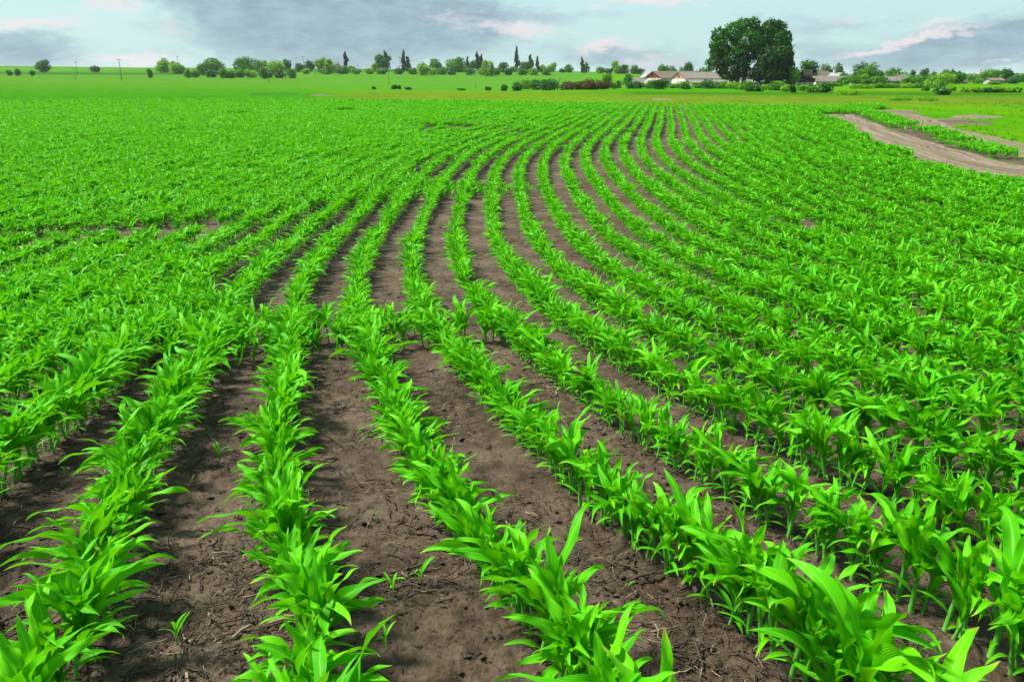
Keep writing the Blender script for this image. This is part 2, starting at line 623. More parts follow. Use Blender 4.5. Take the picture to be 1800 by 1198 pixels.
# borders of the field: the two wheel tracks on the right and the far edge
TR_LO = poly_hits([(1431, 194), (1470, 204), (1494, 212), (1510, 227), (1543, 242), (1602, 263), (1672, 284), (1718, 297), (1800, 303), (1900, 314), (2100, 333)], .36)
TR_HI = poly_hits([(1431, 192.5), (1470, 195), (1497, 200), (1532, 216), (1578, 233), (1625, 248), (1660, 260), (1707, 271), (1753, 284), (1800, 294), (1900, 306), (2100, 324)])
T2_LO = poly_hits([(1540, 195), (1578, 205), (1625, 221), (1672, 233), (1718, 247), (1760, 259), (1800, 270), (1900, 284), (2100, 306)], .16)
T2_HI = poly_hits([(1540, 192.5), (1585, 199), (1625, 205), (1655, 214), (1667, 223), (1707, 233), (1753, 244), (1800, 256), (1900, 272), (2100, 297)])
FAR_EDGE = poly_hits([(-700, 176), (-200, 175), (200, 174), (520, 173), (800, 174), (1000, 178), (1150, 182), (1300, 184), (1431, 188)], .25)


def edge_x(poly, Y):
    o = np.argsort(poly[:, 1])
    return np.interp(Y, poly[o, 1], poly[o, 0])


def far_y(X, Y):
    u = X / np.maximum(Y, 1)
    fu = FAR_EDGE[:, 0] / FAR_EDGE[:, 1]
    return np.interp(u, fu, FAR_EDGE[:, 1])


Y_TIP = float(TR_LO[0, 1])
CORNER = float(FAR_EDGE[-1, 1])


def in_field(X, Y):
    """1 inside the corn field proper (left of the wheel track)"""
    lim = np.where(Y < Y_TIP, edge_x(TR_LO, Y) - .05, edge_x(TR_HI, np.full_like(Y, Y_TIP)) + (Y - Y_TIP) * .45)
    return (X < lim) & (Y < far_y(X, Y)) & (Y > -3)


def in_strip(X, Y):
    """the strip of corn left standing between the two wheel tracks"""
    lo = edge_x(TR_HI, Y) + .15
    hi = np.where(Y < T2_LO[0, 1], edge_x(T2_LO, Y) - .1, lo + 1.3)
    return (X > lo) & (X < hi) & (Y < Y_TIP + 3) & (Y > 12)


# bare spots between the rows far out
BARE = [hit(px, py)[:2] + (rx, ry) for px, py, rx, ry in
        [(745, 229, .8, 1.6), (808, 230, .9, 1.8), (905, 240, .5, 1.3), (420, 205, 1.2, 2), (600, 199, 1.5, 2.5), (1060, 205, .8, 1.5)]]


def bare(X, Y):
    b = np.zeros(len(X), bool)
    for bx, by, rx, ry in BARE:
        b |= ((X - bx) / rx) ** 2 + ((Y - by) / ry) ** 2 < 1
    return b


# cross rows: the headland was drilled twice, rows run across the main ones
CROSS1 = poly_hits([(-300, 712), (33, 680), (230, 657), (420, 640), (565, 628), (720, 612), (870, 600), (1000, 592)])
CROSS2 = poly_hits([(-700, 470), (-300, 440), (0, 420), (300, 400), (430, 388), (560, 370), (700, 356), (787, 351), (947, 343)])


def resample(P, step, jit):
    d = np.concatenate([[0], np.cumsum(np.hypot(*np.diff(P, axis=0).T))])
    s = np.arange(0, d[-1], step)
    s = s + rng.normal(0, jit, len(s))
    return np.stack([np.interp(s, d, P[:, 0]), np.interp(s, d, P[:, 1])], -1)


def project(X, Y, Zz):
    dx, dy, dz = X, Y, Zz - CAM_H
    dep = dy * math.cos(PITCH) - dz * math.sin(PITCH)
    up = dy * math.sin(PITCH) + dz * math.cos(PITCH)
    dep = np.maximum(dep, .05)
    return 900 + FPX * dx / dep, 599 - FPX * up / dep, dep


def thin_out(X, Y):
    # towards the far left the stand grows thin and dissolves into the meadow
    fy = far_y(X, Y)
    p = 1 - .92 * sstep(Y / fy, .66, 1.0) * (1 - sstep(X / np.maximum(Y, 1), .0, .18))
    return rng.random(len(X)) < p


plants = []          # x, y, row, kind (0 main, 1 cross, 2 strip)
for r in range(-75, 60):
    ys = np.arange(.9, 135, .04)
    xs = row_x(r, ys)
    P = np.stack([xs, ys], -1)
    d = np.concatenate([[0], np.cumsum(np.hypot(*np.diff(P, axis=0).T))])
    step = .060
    s = np.arange(0, d[-1], step) + rng.normal(0, .028, len(np.arange(0, d[-1], step)))
    X = np.interp(s, d, xs) + rng.normal(0, .016, len(s)) + .05 * (fbm(s * .25 + r * 7.7, s * 0 + r, 3) - .5)
    Y = np.interp(s, d, ys)
    ok = in_field(X, Y)
    near_row = fbm(s * .8 + r * 3.1, s * 0 + r * 1.7, 2)
    ok &= (near_row > .17)
    ok &= (X > -.72 * Y - 3) & (X < .76 * Y + 2.5)
    ok &= ~bare(X, Y)
    ok &= thin_out(X, Y)
    gx, gy, _ = project(X, Y, ground_z(X, Y))
    lowb, topb = np.interp(gx, [-100, 0, 200, 385], [446, 441, 430, 419]), np.interp(gx, [-100, 0, 200, 385], [424, 421, 408, 397])
    ok &= ~((gx < 388 + rng.normal(0, 12)) & (gy < lowb) & (gy > topb) & (rng.random(len(X)) < .9))
    for x, y in zip(X[ok], Y[ok]):
        plants.append((x, y, r, 0))
CEND = {0: 880, 1: 730, 2: 500, 3: 450, 4: 420, 5: 395, 6: 370}
n0 = np.array([-(CROSS1[-1] - CROSS1[0])[1], (CROSS1[-1] - CROSS1[0])[0]])
n0 = n0 / np.hypot(*n0)
yend1 = hit(200, 438)[1]
for k in range(16):
    Q = resample(CROSS1 + n0 * .48 * k, .095, .03)
    px, py, _ = project(Q[:, 0], Q[:, 1], ground_z(Q[:, 0], Q[:, 1]))
    ok = (px < CEND.get(k, 360)) & (Q[:, 1] < yend1) & (Q[:, 0] > -.72 * Q[:, 1] - 2)
    for x, y in Q[ok]:
        plants.append((x + rng.normal(0, .03), y + rng.normal(0, .03), 100 + k, 1))
BX = np.array([205, 215, 225, 240, 260, 280, 300, 320, 335, 343, 350, 450.])
BV = np.array([1100, 1000, 900, 830, 790, 740, 720, 730, 800, 950, 960, 960.])
for k in range(150):
    Q = resample(CROSS2 + n0 * .6 * k, .14, .04)
    # straight continuation to the left, far out
    e = CROSS2[0] + n0 * .6 * k
    dd = (CROSS2[0] - CROSS2[2]) / np.hypot(*(CROSS2[0] - CROSS2[2]))
    ext = e + dd * np.arange(0, 60, .17)[:, None]
    Q = np.concatenate([Q, ext])
    px, py, _ = project(Q[:, 0], Q[:, 1], ground_z(Q[:, 0], Q[:, 1]))
    ok = (px < np.interp(py, BX, BV)) & (Q[:, 0] > -.72 * Q[:, 1] - 2) & in_field(Q[:, 0], Q[:, 1]) & ~bare(Q[:, 0], Q[:, 1]) & thin_out(Q[:, 0], Q[:, 1])
    for x, y in Q[ok]:
        plants.append((x + rng.normal(0, .04), y + rng.normal(0, .04), 120 + k, 1))
# the strip between the tracks and the ragged field edge along the track
N = 22000
Y = rng.uniform(12, Y_TIP + 3, N)
X = edge_x(TR_HI, Y) + rng.uniform(-.2, 4.5, N)
ok = in_strip(X, Y) & (fbm(X * .8, Y * .8, 3) > .42) & (rng.random(N) < .22)
for x, y in zip(X[ok], Y[ok]):
    plants.append((x, y, 300, 2))
# the far end of the strip curves along the field's far corner
N = 2600
px = rng.uniform(1425, 1560, N)
Y = np.interp(px, [1425, 1440, 1560], [Y_TIP + 6, Y_TIP + 4, T2_HI[0, 1] + 2]) + rng.normal(0, 1.4, N)
X = np.array([ray(p, 135)[0] for p in px]) * Y
ok = (X > edge_x(TR_HI, Y) + .2) | (Y > Y_TIP + .5)
for x, y in zip(X[ok], Y[ok]):
    plants.append((x, y, 301, 2))
plants = np.array(plants)
PZ = ground_z(plants[:, 0], plants[:, 1])
PPX, PPY, PD = project(plants[:, 0], plants[:, 1], PZ + .2)

# ------------------------------------------------------------------ ground sheet
def build_ground():
    a_front = np.radians(np.arange(-44, 44.01, .19))
    a_rest = np.radians(np.arange(47, 314, 4.0))
    ang = np.concatenate([a_front, a_rest])
    rads = np.concatenate([[.02, .4, .8], np.exp(np.arange(math.log(1.1), math.log(13), .0038)),
                           np.exp(np.arange(math.log(13.1), math.log(9000), .0115)), [9200.]])
    R, A = np.meshgrid(rads, ang, indexing='ij')
    X, Y = R * np.sin(A), R * np.cos(A)
    Z = ground_z(X, Y)
    # clods and little hollows of the tilled soil
    amp = sstep(-R, -16, -3)
    lump = fbm(X * 5, Y * 5, 3) - .5
    cl = fbm(X * 22 + 3, Y * 22, 4, .6)
    crust = sstep(fbm(X * 1.3 + 9, Y * 1.3, 3), .42, .6)
    Z = Z + amp * (.035 * lump + (.020 - .010 * crust) * (cl - .5) * 1.6 + (.026 - .016 * crust) * (fbm(X * 60, Y * 45 + 3, 2) - .5))
    fld = in_field(X.ravel(), Y.ravel()).reshape(X.shape) | ((Y < 2) & (R < 60))
    strip = in_strip(X.ravel(), Y.ravel()).reshape(X.shape)
    soil = (fld | strip).astype(float)
    fy_ = far_y(X.ravel(), Y.ravel()).reshape(X.shape)
    soil = soil * (1 - sstep(Y / fy_, .55, .75) * (1 - sstep(X / np.maximum(Y, 1), .0, .18)))
    # outside: meadow and fields by distance and direction
    u = X / np.maximum(Y, 1)
    pxx = 900 + u * FPX / .949
    yv = 135 + FPX * (CAM_H - Z) / np.maximum(Y, 5)
    n = fbm(X * .035, Y * .012, 4)
    n2 = fbm(X * .012 + 40, Y * .02, 4)
    green = np.array([.042, .185, .004]); ochre = np.array([.115, .088, .022]); lime = np.array([.078, .205, .004])
    bright = np.array([.060, .195, .012]); mid = np.array([.062, .165, .014]); dark = np.array([.025, .10, .012])

    def L(a, b, t): return a[None, None] * (1 - t[..., None]) + b[None, None] * t[..., None] if a.ndim == 1 and b.ndim == 1 else a * (1 - t[..., None]) + b * t[..., None]
    c = L(green, lime, sstep(n, .35, .65))
    och = sstep(yv, 157, 163) * (1 - sstep(yv, 170, 177)) * sstep(pxx, 480, 640)
    och2 = 1.15 * sstep(yv, 162, 167) * (1 - sstep(yv, 177, 184)) * sstep(pxx, 1000, 1120)
    c = L(c, ochre, np.clip(np.maximum(och * .75, och2) * (.35 + .65 * sstep(n2, .25, .6)) * (.6 + .8 * n), 0, .9))
    near_m = sstep(yv, 195, 215) * sstep(pxx, 1480, 1600)
    c = L(c, L(green, lime, sstep(n2, .3, .6)), near_m * .8)
    # the rising field behind, with drill stripes
    hill = (1 - sstep(yv, 155, 159)) * (1 - sstep(pxx, 1010, 1090)) * sstep(Y, 100, 160)
    st = .5 + .5 * np.sin((yv - 125 + (pxx - 800) * .017) * 1.05)
    hc = L(mid, bright, np.clip(.25 + .8 * st * sstep(pxx, 420, 620), 0, 1))
    c = L(c, hc, hill)
    left = (1 - sstep(pxx, 520, 640)) * sstep(Y, 45, 60)
    lc = L(mid, bright, np.clip(sstep(n, .3, .7) * .7, 0, 1))
    lc = L(lc, np.broadcast_to(np.array([.034, .160, .006]), lc.shape), 1 - sstep(Y, 75, 210))  # left land pales with distance, part of the haze put into its colour
    c = L(c, lc, left)
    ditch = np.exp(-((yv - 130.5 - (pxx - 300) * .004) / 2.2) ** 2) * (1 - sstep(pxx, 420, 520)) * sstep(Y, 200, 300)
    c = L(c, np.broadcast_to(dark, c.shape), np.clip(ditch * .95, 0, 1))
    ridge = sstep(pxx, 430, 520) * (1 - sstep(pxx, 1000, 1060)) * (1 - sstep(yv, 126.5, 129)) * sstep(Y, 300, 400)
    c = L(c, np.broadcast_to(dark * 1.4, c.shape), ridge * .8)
    # darker green band along the shrub line, bare trodden patches
    shrub_band = np.exp(-((yv - 161 + (pxx - 1200) * -.003) / 3.5) ** 2) * sstep(pxx, 1050, 1150) * sstep(n, .3, .5)
    c = L(c, np.broadcast_to(np.array([.026, .11, .006]), c.shape), np.clip(shrub_band * .9, 0, .9))
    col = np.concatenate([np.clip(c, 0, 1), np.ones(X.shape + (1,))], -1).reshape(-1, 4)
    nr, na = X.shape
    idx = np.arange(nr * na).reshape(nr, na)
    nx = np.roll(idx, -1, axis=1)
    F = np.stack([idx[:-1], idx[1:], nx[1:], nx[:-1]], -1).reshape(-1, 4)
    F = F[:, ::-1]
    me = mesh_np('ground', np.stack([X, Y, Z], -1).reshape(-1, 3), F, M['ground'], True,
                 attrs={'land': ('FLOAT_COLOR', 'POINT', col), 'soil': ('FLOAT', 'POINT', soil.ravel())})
    o = obj('ground', me)
    tag(o, 'brown tilled soil of the corn field running into green meadow and far fields', 'ground', kind='structure')


build_ground()


def build_track(name, lo, hi, label, pads=()):
    """dirt laid 1.5 cm over the ground between two edges, ragged at both sides"""
    V, Fa, ac, al = [], [], [], []
    ys = np.arange(max(lo[:, 1].min(), hi[:, 1].min(), 13), min(lo[:, 1].max(), hi[:, 1].max()), .22)
    NA = 18
    xl, xh = edge_x(lo, ys), edge_x(hi, ys)
    xl = xl + .5 * (fbm(ys * .9, ys * 0, 4) - .5)
    xh = xh + .7 * (fbm(ys * .7, ys * 0 + 9, 4) - .5)
    T = np.linspace(0, 1, NA)
    X = xl[:, None] * (1 - T) + xh[:, None] * T
    Y = np.repeat(ys[:, None], NA, 1)
    rut = .05 * (np.exp(-((T - .25) / .09) ** 2) + np.exp(-((T - .72) / .09) ** 2))
    Z = ground_z(X, Y) + .09 - rut[None] + .03 * (fbm(X * 1.5, Y * 1.5, 3) - .5)
    Z[:, 0] = Z[:, -1] = Z[:, 0] * 0 + ground_z(X[:, 0], Y[:, 0]) + .0
    Z[:, 0] = ground_z(X[:, 0], Y[:, 0]) - .02
    Z[:, -1] = ground_z(X[:, -1], Y[:, -1]) - .02
    n = len(ys)
    idx = np.arange(n * NA).reshape(n, NA)
    F = np.stack([idx[:-1, :-1], idx[:-1, 1:], idx[1:, 1:], idx[1:, :-1]], -1).reshape(-1, 4)
    me = mesh_np(name, np.stack([X, Y, Z], -1).reshape(-1, 3), F, M['track'], True,
                 attrs={'across': ('FLOAT', 'POINT', np.repeat(T[None], n, 0).ravel()), 'along': ('FLOAT', 'POINT', Y.ravel())})
    tag(obj(name, me), label, 'track', kind='structure')


build_track('dirt_track', TR_LO, TR_HI, 'pale dirt wheel track cutting past the right edge of the corn')
build_track('dirt_path', T2_LO, T2_HI, 'second worn dirt track beyond the strip of corn, next to the meadow')


def bare_patch(pts, k):
    P = poly_hits(pts)
    n = 40
    c = P.mean(0)
    # closed smooth outline through the points, fanned from the centre in rings
    ang = np.arctan2(P[:, 1] - c[1], P[:, 0] - c[0])
    o = np.argsort(ang)
    rr = np.hypot(*(P - c).T)[o]
    aa = ang[o]
    th = np.linspace(-math.pi, math.pi, n, endpoint=False)
    r = np.interp(th, np.concatenate([aa - 2 * math.pi, aa, aa + 2 * math.pi]), np.tile(rr, 3))
    r = r * (.62 + .4 * fbm(th * 2 + k * 5, th * 0, 3))
    V, F = [], []
    for q in (1.0, .8, .4, .02):
        X, Y = c[0] + r * q * np.cos(th), c[1] + r * q * np.sin(th)
        V.append(np.stack([X, Y, ground_z(X, Y) + (-.02 if q == 1 else .05)], -1))
    V = np.concatenate(V)
    for i in range(3):
        for s in range(n):
            F.append((i * n + s, i * n + (s + 1) % n, (i + 1) * n + (s + 1) % n, (i + 1) * n + s))
    me = mesh_np('bare_earth', V, F, M['track'], True, attrs={'across': ('FLOAT', 'POINT', np.full(len(V), .1)), 'along': ('FLOAT', 'POINT', V[:, 1])})
    return obj('dirt_patch', me)


for k, (pts, lab) in enumerate([
    ([(1695, 203), (1715, 201), (1733, 204), (1728, 210), (1712, 209)], 'small pale bare patch of earth in the meadow beyond the tracks'),
    ([(1660, 208), (1680, 205), (1700, 212), (1705, 221), (1685, 222), (1660, 222)], 'worn bare patch of earth spreading from the farther track'),
    ([(1535, 193), (1560, 193), (1590, 200), (1570, 201)], 'thin bare scrape of earth at the tip of the farther track'),
    ([(550, 168), (560, 167), (573, 167.7), (565, 168.9)], 'small pale bare patch in the hazy meadow left of centre'),
    ([(1140, 174.3), (1160, 174), (1188, 175), (1160, 175.4)], 'thin bare streak of earth behind the far edge of the corn')]):
    tag(bare_patch(pts, k), lab, 'bare earth', kind='structure')

# ------------------------------------------------------------------ corn plant meshes
def leaf_geo(R, L, W, th0, th1, base_z, r0, az, nseg, nac, fold=.5, wave=1.0, twist=0.0, drift=0.0, power=1.25):
    """one arching corn leaf: returns verts, quads, uv"""
    t = np.linspace(0, 1, nseg + 1)
    th = th0 + (th1 - th0) * t ** power
    ds = L / nseg
    rr = r0 + np.concatenate([[0], np.cumsum(np.sin((th[1:] + th[:-1]) / 2) * ds)])
    zz = base_z + np.concatenate([[0], np.cumsum(np.cos((th[1:] + th[:-1]) / 2) * ds)])
    azt = az + drift * t ** 1.5
    w = W * (.34 + .66 * sstep(t, 0, .33)) * np.clip(1 - t ** 2.6, 0, 1) ** .85
    w[-1] = W * .012
    roll = twist * t ** 1.2
    er = np.stack([np.cos(azt), np.sin(azt), 0 * t], -1)
    es = np.stack([-np.sin(azt), np.cos(azt), 0 * t], -1)
    ez = np.array([0, 0, 1.0])
    tan = er * np.sin(th)[:, None] + ez * np.cos(th)[:, None]
    nor = -er * np.cos(th)[:, None] + ez * np.sin(th)[:, None]     # upper (inner) face
    sid = es * np.cos(roll)[:, None] + nor * np.sin(roll)[:, None]
    nrm = -es * np.sin(roll)[:, None] + nor * np.cos(roll)[:, None]
    # spine position integrates the drift too
    pos = np.zeros((nseg + 1, 3))
    pos[:, 2] = zz
    dr = np.diff(rr)
    xy = np.concatenate([[[r0 * math.cos(az), r0 * math.sin(az)]], er[1:, :2] * dr[:, None]]).cumsum(0)
    pos[:, :2] = xy
    s = np.linspace(-1, 1, nac + 1)
    fo = fold * (1 - .75 * sstep(t, 0, .55)) + .10
    ph1, ph2 = R.uniform(0, 6.3), R.uniform(0, 6.3)
    fq = R.uniform(9, 15)
    V = []
    for j, q in enumerate(s):
        wv = wave * .16 * w * abs(q) ** 1.5 * np.sin(fq * t + (ph1 if q > 0 else ph2)) * sstep(t, .08, .3)
        V.append(pos + sid * (q * w / 2 * np.cos(fo * abs(q)))[:, None] + nrm * (abs(q) * w / 2 * np.sin(fo) + wv)[:, None])
    V = np.stack(V, 1)
    uv = np.stack(np.broadcast_arrays((s[None] + 1) / 2, t[:, None]), -1).reshape(-1, 2)
    n, m = nseg + 1, nac + 1
    idx = np.arange(n * m).reshape(n, m)
    F = np.stack([idx[:-1, :-1], idx[:-1, 1:], idx[1:, 1:], idx[1:, :-1]], -1).reshape(-1, 4)
    return V.reshape(-1, 3), F, uv


def stalk_geo(R, h, r, seg, rings):
    t = np.linspace(0, 1, rings)
    rad = r * (1.0 - .45 * t) * (1 + .10 * np.sin(t * 17))
    rad[0] *= 1.1
    rad[-1] *= .35
    bx, by = R.uniform(-.03, .03), R.uniform(-.03, .03)
    a = np.linspace(0, 2 * math.pi, seg, endpoint=False)
    V = np.stack([bx * t[:, None] ** 2 + rad[:, None] * np.cos(a), by * t[:, None] ** 2 + rad[:, None] * np.sin(a), np.repeat((h * t - .02)[:, None], seg, 1)], -1)
    idx = np.arange(rings * seg).reshape(rings, seg)
    nx = np.roll(idx, -1, 1)
    F = np.stack([idx[:-1], nx[:-1], nx[1:], idx[1:]], -1).reshape(-1, 4)
    uv = np.zeros((rings * seg, 2))
    return V.reshape(-1, 3), F, uv


def plant_spec(seed):
    R = random.Random(seed)
    h = R.uniform(.15, .215)
    plane = R.uniform(-.25, .25)
    lv = []
    nl = R.choice([8, 9, 9, 10])
    for i in range(nl):
        q = i / (nl - 1)
        az = plane + (math.pi if i % 2 else 0) + R.gauss(0, .38)
        if i < 2:          # small old bottom leaves
            lv.append(dict(L=R.uniform(.12, .18), W=R.uniform(.020, .028), th0=.75, th1=R.uniform(1.7, 2.2), z=h * (.15 + .15 * i), az=az, fold=.4, wave=.5))
        elif q < .78:      # full grown arching leaves
            lv.append(dict(L=R.uniform(.25, .40), W=R.uniform(.040, .062), th0=R.uniform(.18, .50), th1=R.uniform(1.2, 2.45), z=h * (.35 + .65 * q), az=az,
                           fold=.75, wave=2.5, twist=R.gauss(0, .95), drift=R.gauss(0, .65), power=R.uniform(1.2, 2.0)))
        else:              # upright young leaves of the whorl
            lv.append(dict(L=R.uniform(.18, .28), W=R.uniform(.046, .064), th0=R.uniform(.05, .2), th1=R.uniform(.45, 1.25), z=h * (.86 + .12 * (q - .78)), az=az,
                           fold=.95, wave=1.9, twist=R.gauss(0, .45), drift=R.gauss(0, .3), power=1.5))
    return dict(h=h, r=R.uniform(.0085, .0115), leaves=lv, seed=seed)


def leaf_from(sp, l, R, nseg, nac):
    return leaf_geo(R, l['L'], l['W'], l['th0'], l['th1'], l['z'], sp['r'] * .35, l['az'], nseg, nac, l['fold'], l['wave'], l.get('twist', 0), l.get('drift', 0), l.get('power', 1.25))


SPECS = [plant_spec(100 + i) for i in range(14)]


def merged(sp, nseg, nac, seg, rings, skip=0, keep=None):
    R = random.Random(sp['seed'] + 1)
    Vs, Fs, Us, mats = [], [], [], []
    o = 0
    parts = [(stalk_geo(R, sp['h'], sp['r'], seg, rings), 1)] if rings else []
    for i, l in enumerate(sp['leaves']):
        g = leaf_from(sp, l, R, nseg, nac)
        if keep is None or i in keep:
            parts.append((g, 0))
    for (V, F, u), mi in parts:
        Vs.append(V); Fs.append(F + o); Us.append(u); mats.append(np.full(len(F), mi, np.int32))
        o += len(V)
    me = mesh_np('corn_form', np.concatenate(Vs), np.concatenate(Fs), None, True, np.concatenate(Us))
    me.materials.append(M['leaf'])
    me.materials.append(M['stalk'])
    me.polygons.foreach_set('material_index', np.concatenate(mats))
    me.update()
    return me


forms = bpy.data.collections.new('corn_forms')       # sources for the crowd of plants; not linked to the scene
NF = len(SPECS)
k = 0
for lod, (ns, na, seg, rg) in enumerate([(9, 4, 7, 5), (6, 2, 5, 3), (4, 2, 3, 2)]):
    for sp in SPECS:
        o = bpy.data.objects.new('corn_form_%03d' % k, merged(sp, ns, na, seg, rg, keep=None if lod < 2 else set(range(2, 9))))
        forms.objects.link(o)
        k += 1


def instancer(name, P, rot, scl, idx, coll):
    me = bpy.data.meshes.new(name)
    n = len(P)
    me.vertices.add(n)
    me.vertices.foreach_set('co', np.asarray(P, np.float32).ravel())
    for an, ty, key, dat in (('rot', 'FLOAT_VECTOR', 'vector', rot), ('scl', 'FLOAT_VECTOR', 'vector', scl), ('idx', 'INT', 'value', idx)):
        a = me.attributes.new(an, ty, 'POINT')
        a.data.foreach_set(key, np.asarray(dat, np.int32 if ty == 'INT' else np.float32).ravel())
    me.update()
    o = obj(name, me)
    ng = bpy.data.node_groups.new(name, 'GeometryNodeTree')
    ng.interface.new_socket('Geometry', in_out='INPUT', socket_type='NodeSocketGeometry')
    ng.interface.new_socket('Geometry', in_out='OUTPUT', socket_type='NodeSocketGeometry')
    t = NT(ng)
    gi, go = t.add('NodeGroupInput'), t.add('NodeGroupOutput')
    ci = t.add('GeometryNodeCollectionInfo')
    ci.inputs['Collection'].default_value = coll
    ci.inputs['Separate Children'].default_value = True
    ci.inputs['Reset Children'].default_value = True
    iop = t.add('GeometryNodeInstanceOnPoints')
    iop.inputs['Pick Instance'].default_value = True

    def na(nm, ty):
        n_ = t.add('GeometryNodeInputNamedAttribute', data_type=ty)
        n_.inputs['Name'].default_value = nm
        return n_.outputs['Attribute']
    e2r = t.add('FunctionNodeEulerToRotation')
    t.l.new(na('rot', 'FLOAT_VECTOR'), e2r.inputs[0])
    t.l.new(gi.outputs[0], iop.inputs['Points'])
    t.l.new(ci.outputs[0], iop.inputs['Instance'])
    t.l.new(na('idx', 'INT'), iop.inputs['Instance Index'])
    t.l.new(e2r.outputs[0], iop.inputs['Rotation'])
    t.l.new(na('scl', 'FLOAT_VECTOR'), iop.inputs['Scale'])
    t.l.new(iop.outputs[0], go.inputs[0])
    md = o.modifiers.new('scatter', 'NODES')
    md.node_group = ng
    return o


# plant looks: turn the leaf plane mostly across the row, vary the size along the rows
NP = len(plants)
across = rng.normal(.35, .9, NP) + np.where(rng.random(NP) < .5, 0, math.pi)
across = np.where(plants[:, 3] == 1, across + math.pi / 2, across)
size = (1.0 + .32 * (fbm(plants[:, 0] * .45 + plants[:, 2] * .3, plants[:, 1] * .45, 3) - .5) * 2) * rng.normal(1, .13, NP)
size = np.clip(size, .42, 1.4) * np.interp(PD, [1.8, 3.2, 6, 12, 60], [1.0, .82, .79, .80, .85]) * (1 + .07 * sstep(plants[:, 0] / np.maximum(plants[:, 1], 1), .10, .35)) * np.where(plants[:, 3] == 1, 1.02, 1.0) * np.where(plants[:, 3] == 2, 1.0, 1.0)
tilt = rng.normal(0, .10, (NP, 2))
form = rng.integers(0, NF, NP)

# the 300 plants that show largest are things of their own
inpic = (PPX > -60) & (PPX < 1860) & (PPY > 0) & (PPY < 1290) & (PD > .9)
order = np.argsort(np.where(inpic, PD, 1e9))
chosen = order[:300]
is_own = np.zeros(NP, bool)
is_own[chosen] = True

# drop plants almost under the camera
gone = (PD < 1.15) | ((plants[:, 1] < 1.0))
chosen = np.array([i for i in chosen if not gone[i]])

OWN = []
for sp in SPECS:
    R = random.Random(sp['seed'] + 1)
    V, F, u = stalk_geo(R, sp['h'], sp['r'], 10, 9)
    st = mesh_np('stalk', V, F, M['stalk'], True, u)
    lv = []
    for l in sp['leaves']:
        V, F, u = leaf_from(sp, l, R, 18, 6)
        lv.append(mesh_np('leaf', V, F, M['leaf'], True, u))
    OWN.append((st, lv))

main_rows = sorted({int(plants[i, 2]) for i in chosen if plants[i, 3] == 0},
                   key=lambda r: r)
row_no = {r: n + 1 for n, r in enumerate(main_rows)}
per_row = {}
for i in chosen:
    per_row.setdefault(int(plants[i, 2]), []).append(i)
protos = {}
for r, lst in per_row.items():
    if plants[lst[0], 3] == 0:
        lst.sort(key=lambda i: PD[i])
    else:
        lst.sort(key=lambda i: PPX[i])
    for n, i in enumerate(lst):
        f = int(form[i])
        x, y = plants[i, :2]
        if plants[i, 3] == 0:
            lab = '%s corn plant from the near end of the %s corn row from the left' % (ordinal(n + 1), ordinal(row_no[r]))
            grp = 'young corn plants in the nearest stretches of the rows'
        else:
            lab = '%s corn plant from the left edge in the %s cross row of corn' % (ordinal(n + 1), ordinal(r - 99))
            grp = 'young corn plants in the cross row'
        z = PZ[i] + .01
        s = float(size[i])
        if f not in protos:
            root = empty('corn_plant', (x, y, z))
            obj('stalk', OWN[f][0], root)
            for lm in OWN[f][1]:
                obj('leaf', lm, root)
            protos[f] = root
        else:
            src = protos[f]
            root = src.copy()
            COL.objects.link(root)
            for ch in src.children:
                c = ch.copy()
                COL.objects.link(c)
                c.parent = root
            root.location = (x, y, z)
        root.rotation_euler = (float(tilt[i, 0]), float(tilt[i, 1]), float(across[i]))
        root.scale = (s, s, s * float(rng.normal(1, .06)))
        tag(root, lab, 'corn plant', grp)

rest = ~is_own & ~gone
Zr = PZ[rest]
lod = np.where(PD[rest] < 11, 0, np.where(PD[rest] < 26, 1, 2))
sc = size[rest] * np.where(lod == 2, 1.06, 1.0)
rest_o = instancer('corn_plants', np.stack([plants[rest, 0], plants[rest, 1], Zr], -1),
                   np.stack([tilt[rest, 0], tilt[rest, 1], across[rest]], -1), np.stack([sc, sc, sc], -1), form[rest] + NF * lod, forms)
tag(rest_o, 'bright green young corn filling the curving rows out to the far edge of the field', 'corn', kind='stuff')

# little late seedlings on the bare soil between the rows
seed_px = [(312, 1138, 'seedling on bare soil just left of the big bottom plant, nearest the left corner'),
           (692, 1055, 'tallest corn seedling on the bare soil between the second and third rows'),
           (741, 1033, 'small corn seedling right behind the tallest seedling on the bare soil'),
           (680, 1148, 'corn seedling beside the drooping leaf of the big bottom plant'),
           (388, 815, 'upright corn seedling on dark soil between the first two full rows'),
           (116, 838, 'tiny corn seedling on the dark soil near the left edge'),
           (1004, 972, 'corn seedling on bare soil beside a wide leafy clump right of centre'),
           (1104, 1040, 'tiny two-leaved corn seedling on wet soil right of centre'),
           (348, 735, 'slim corn seedling close to the right side of the slanting left row'),
           (552, 742, 'slim corn seedling close to the right side of the upright centre row'),
           (152, 750, 'pale corn seedling standing farthest back near the left edge'),
           (1425, 970, 'broad-leaved corn seedling on soil before the dense right-hand rows'),
           (368, 760, 'very small corn sprout behind the upright seedling on dark soil'),
           (660, 912, 'minute yellow-green sprout on smooth grey soil between two rows'),
           (445, 1135, 'minute green sprout on the soil left of the big bottom plant'),
           (1555, 1075, 'small corn seedling on wet soil near the right bottom corner')]
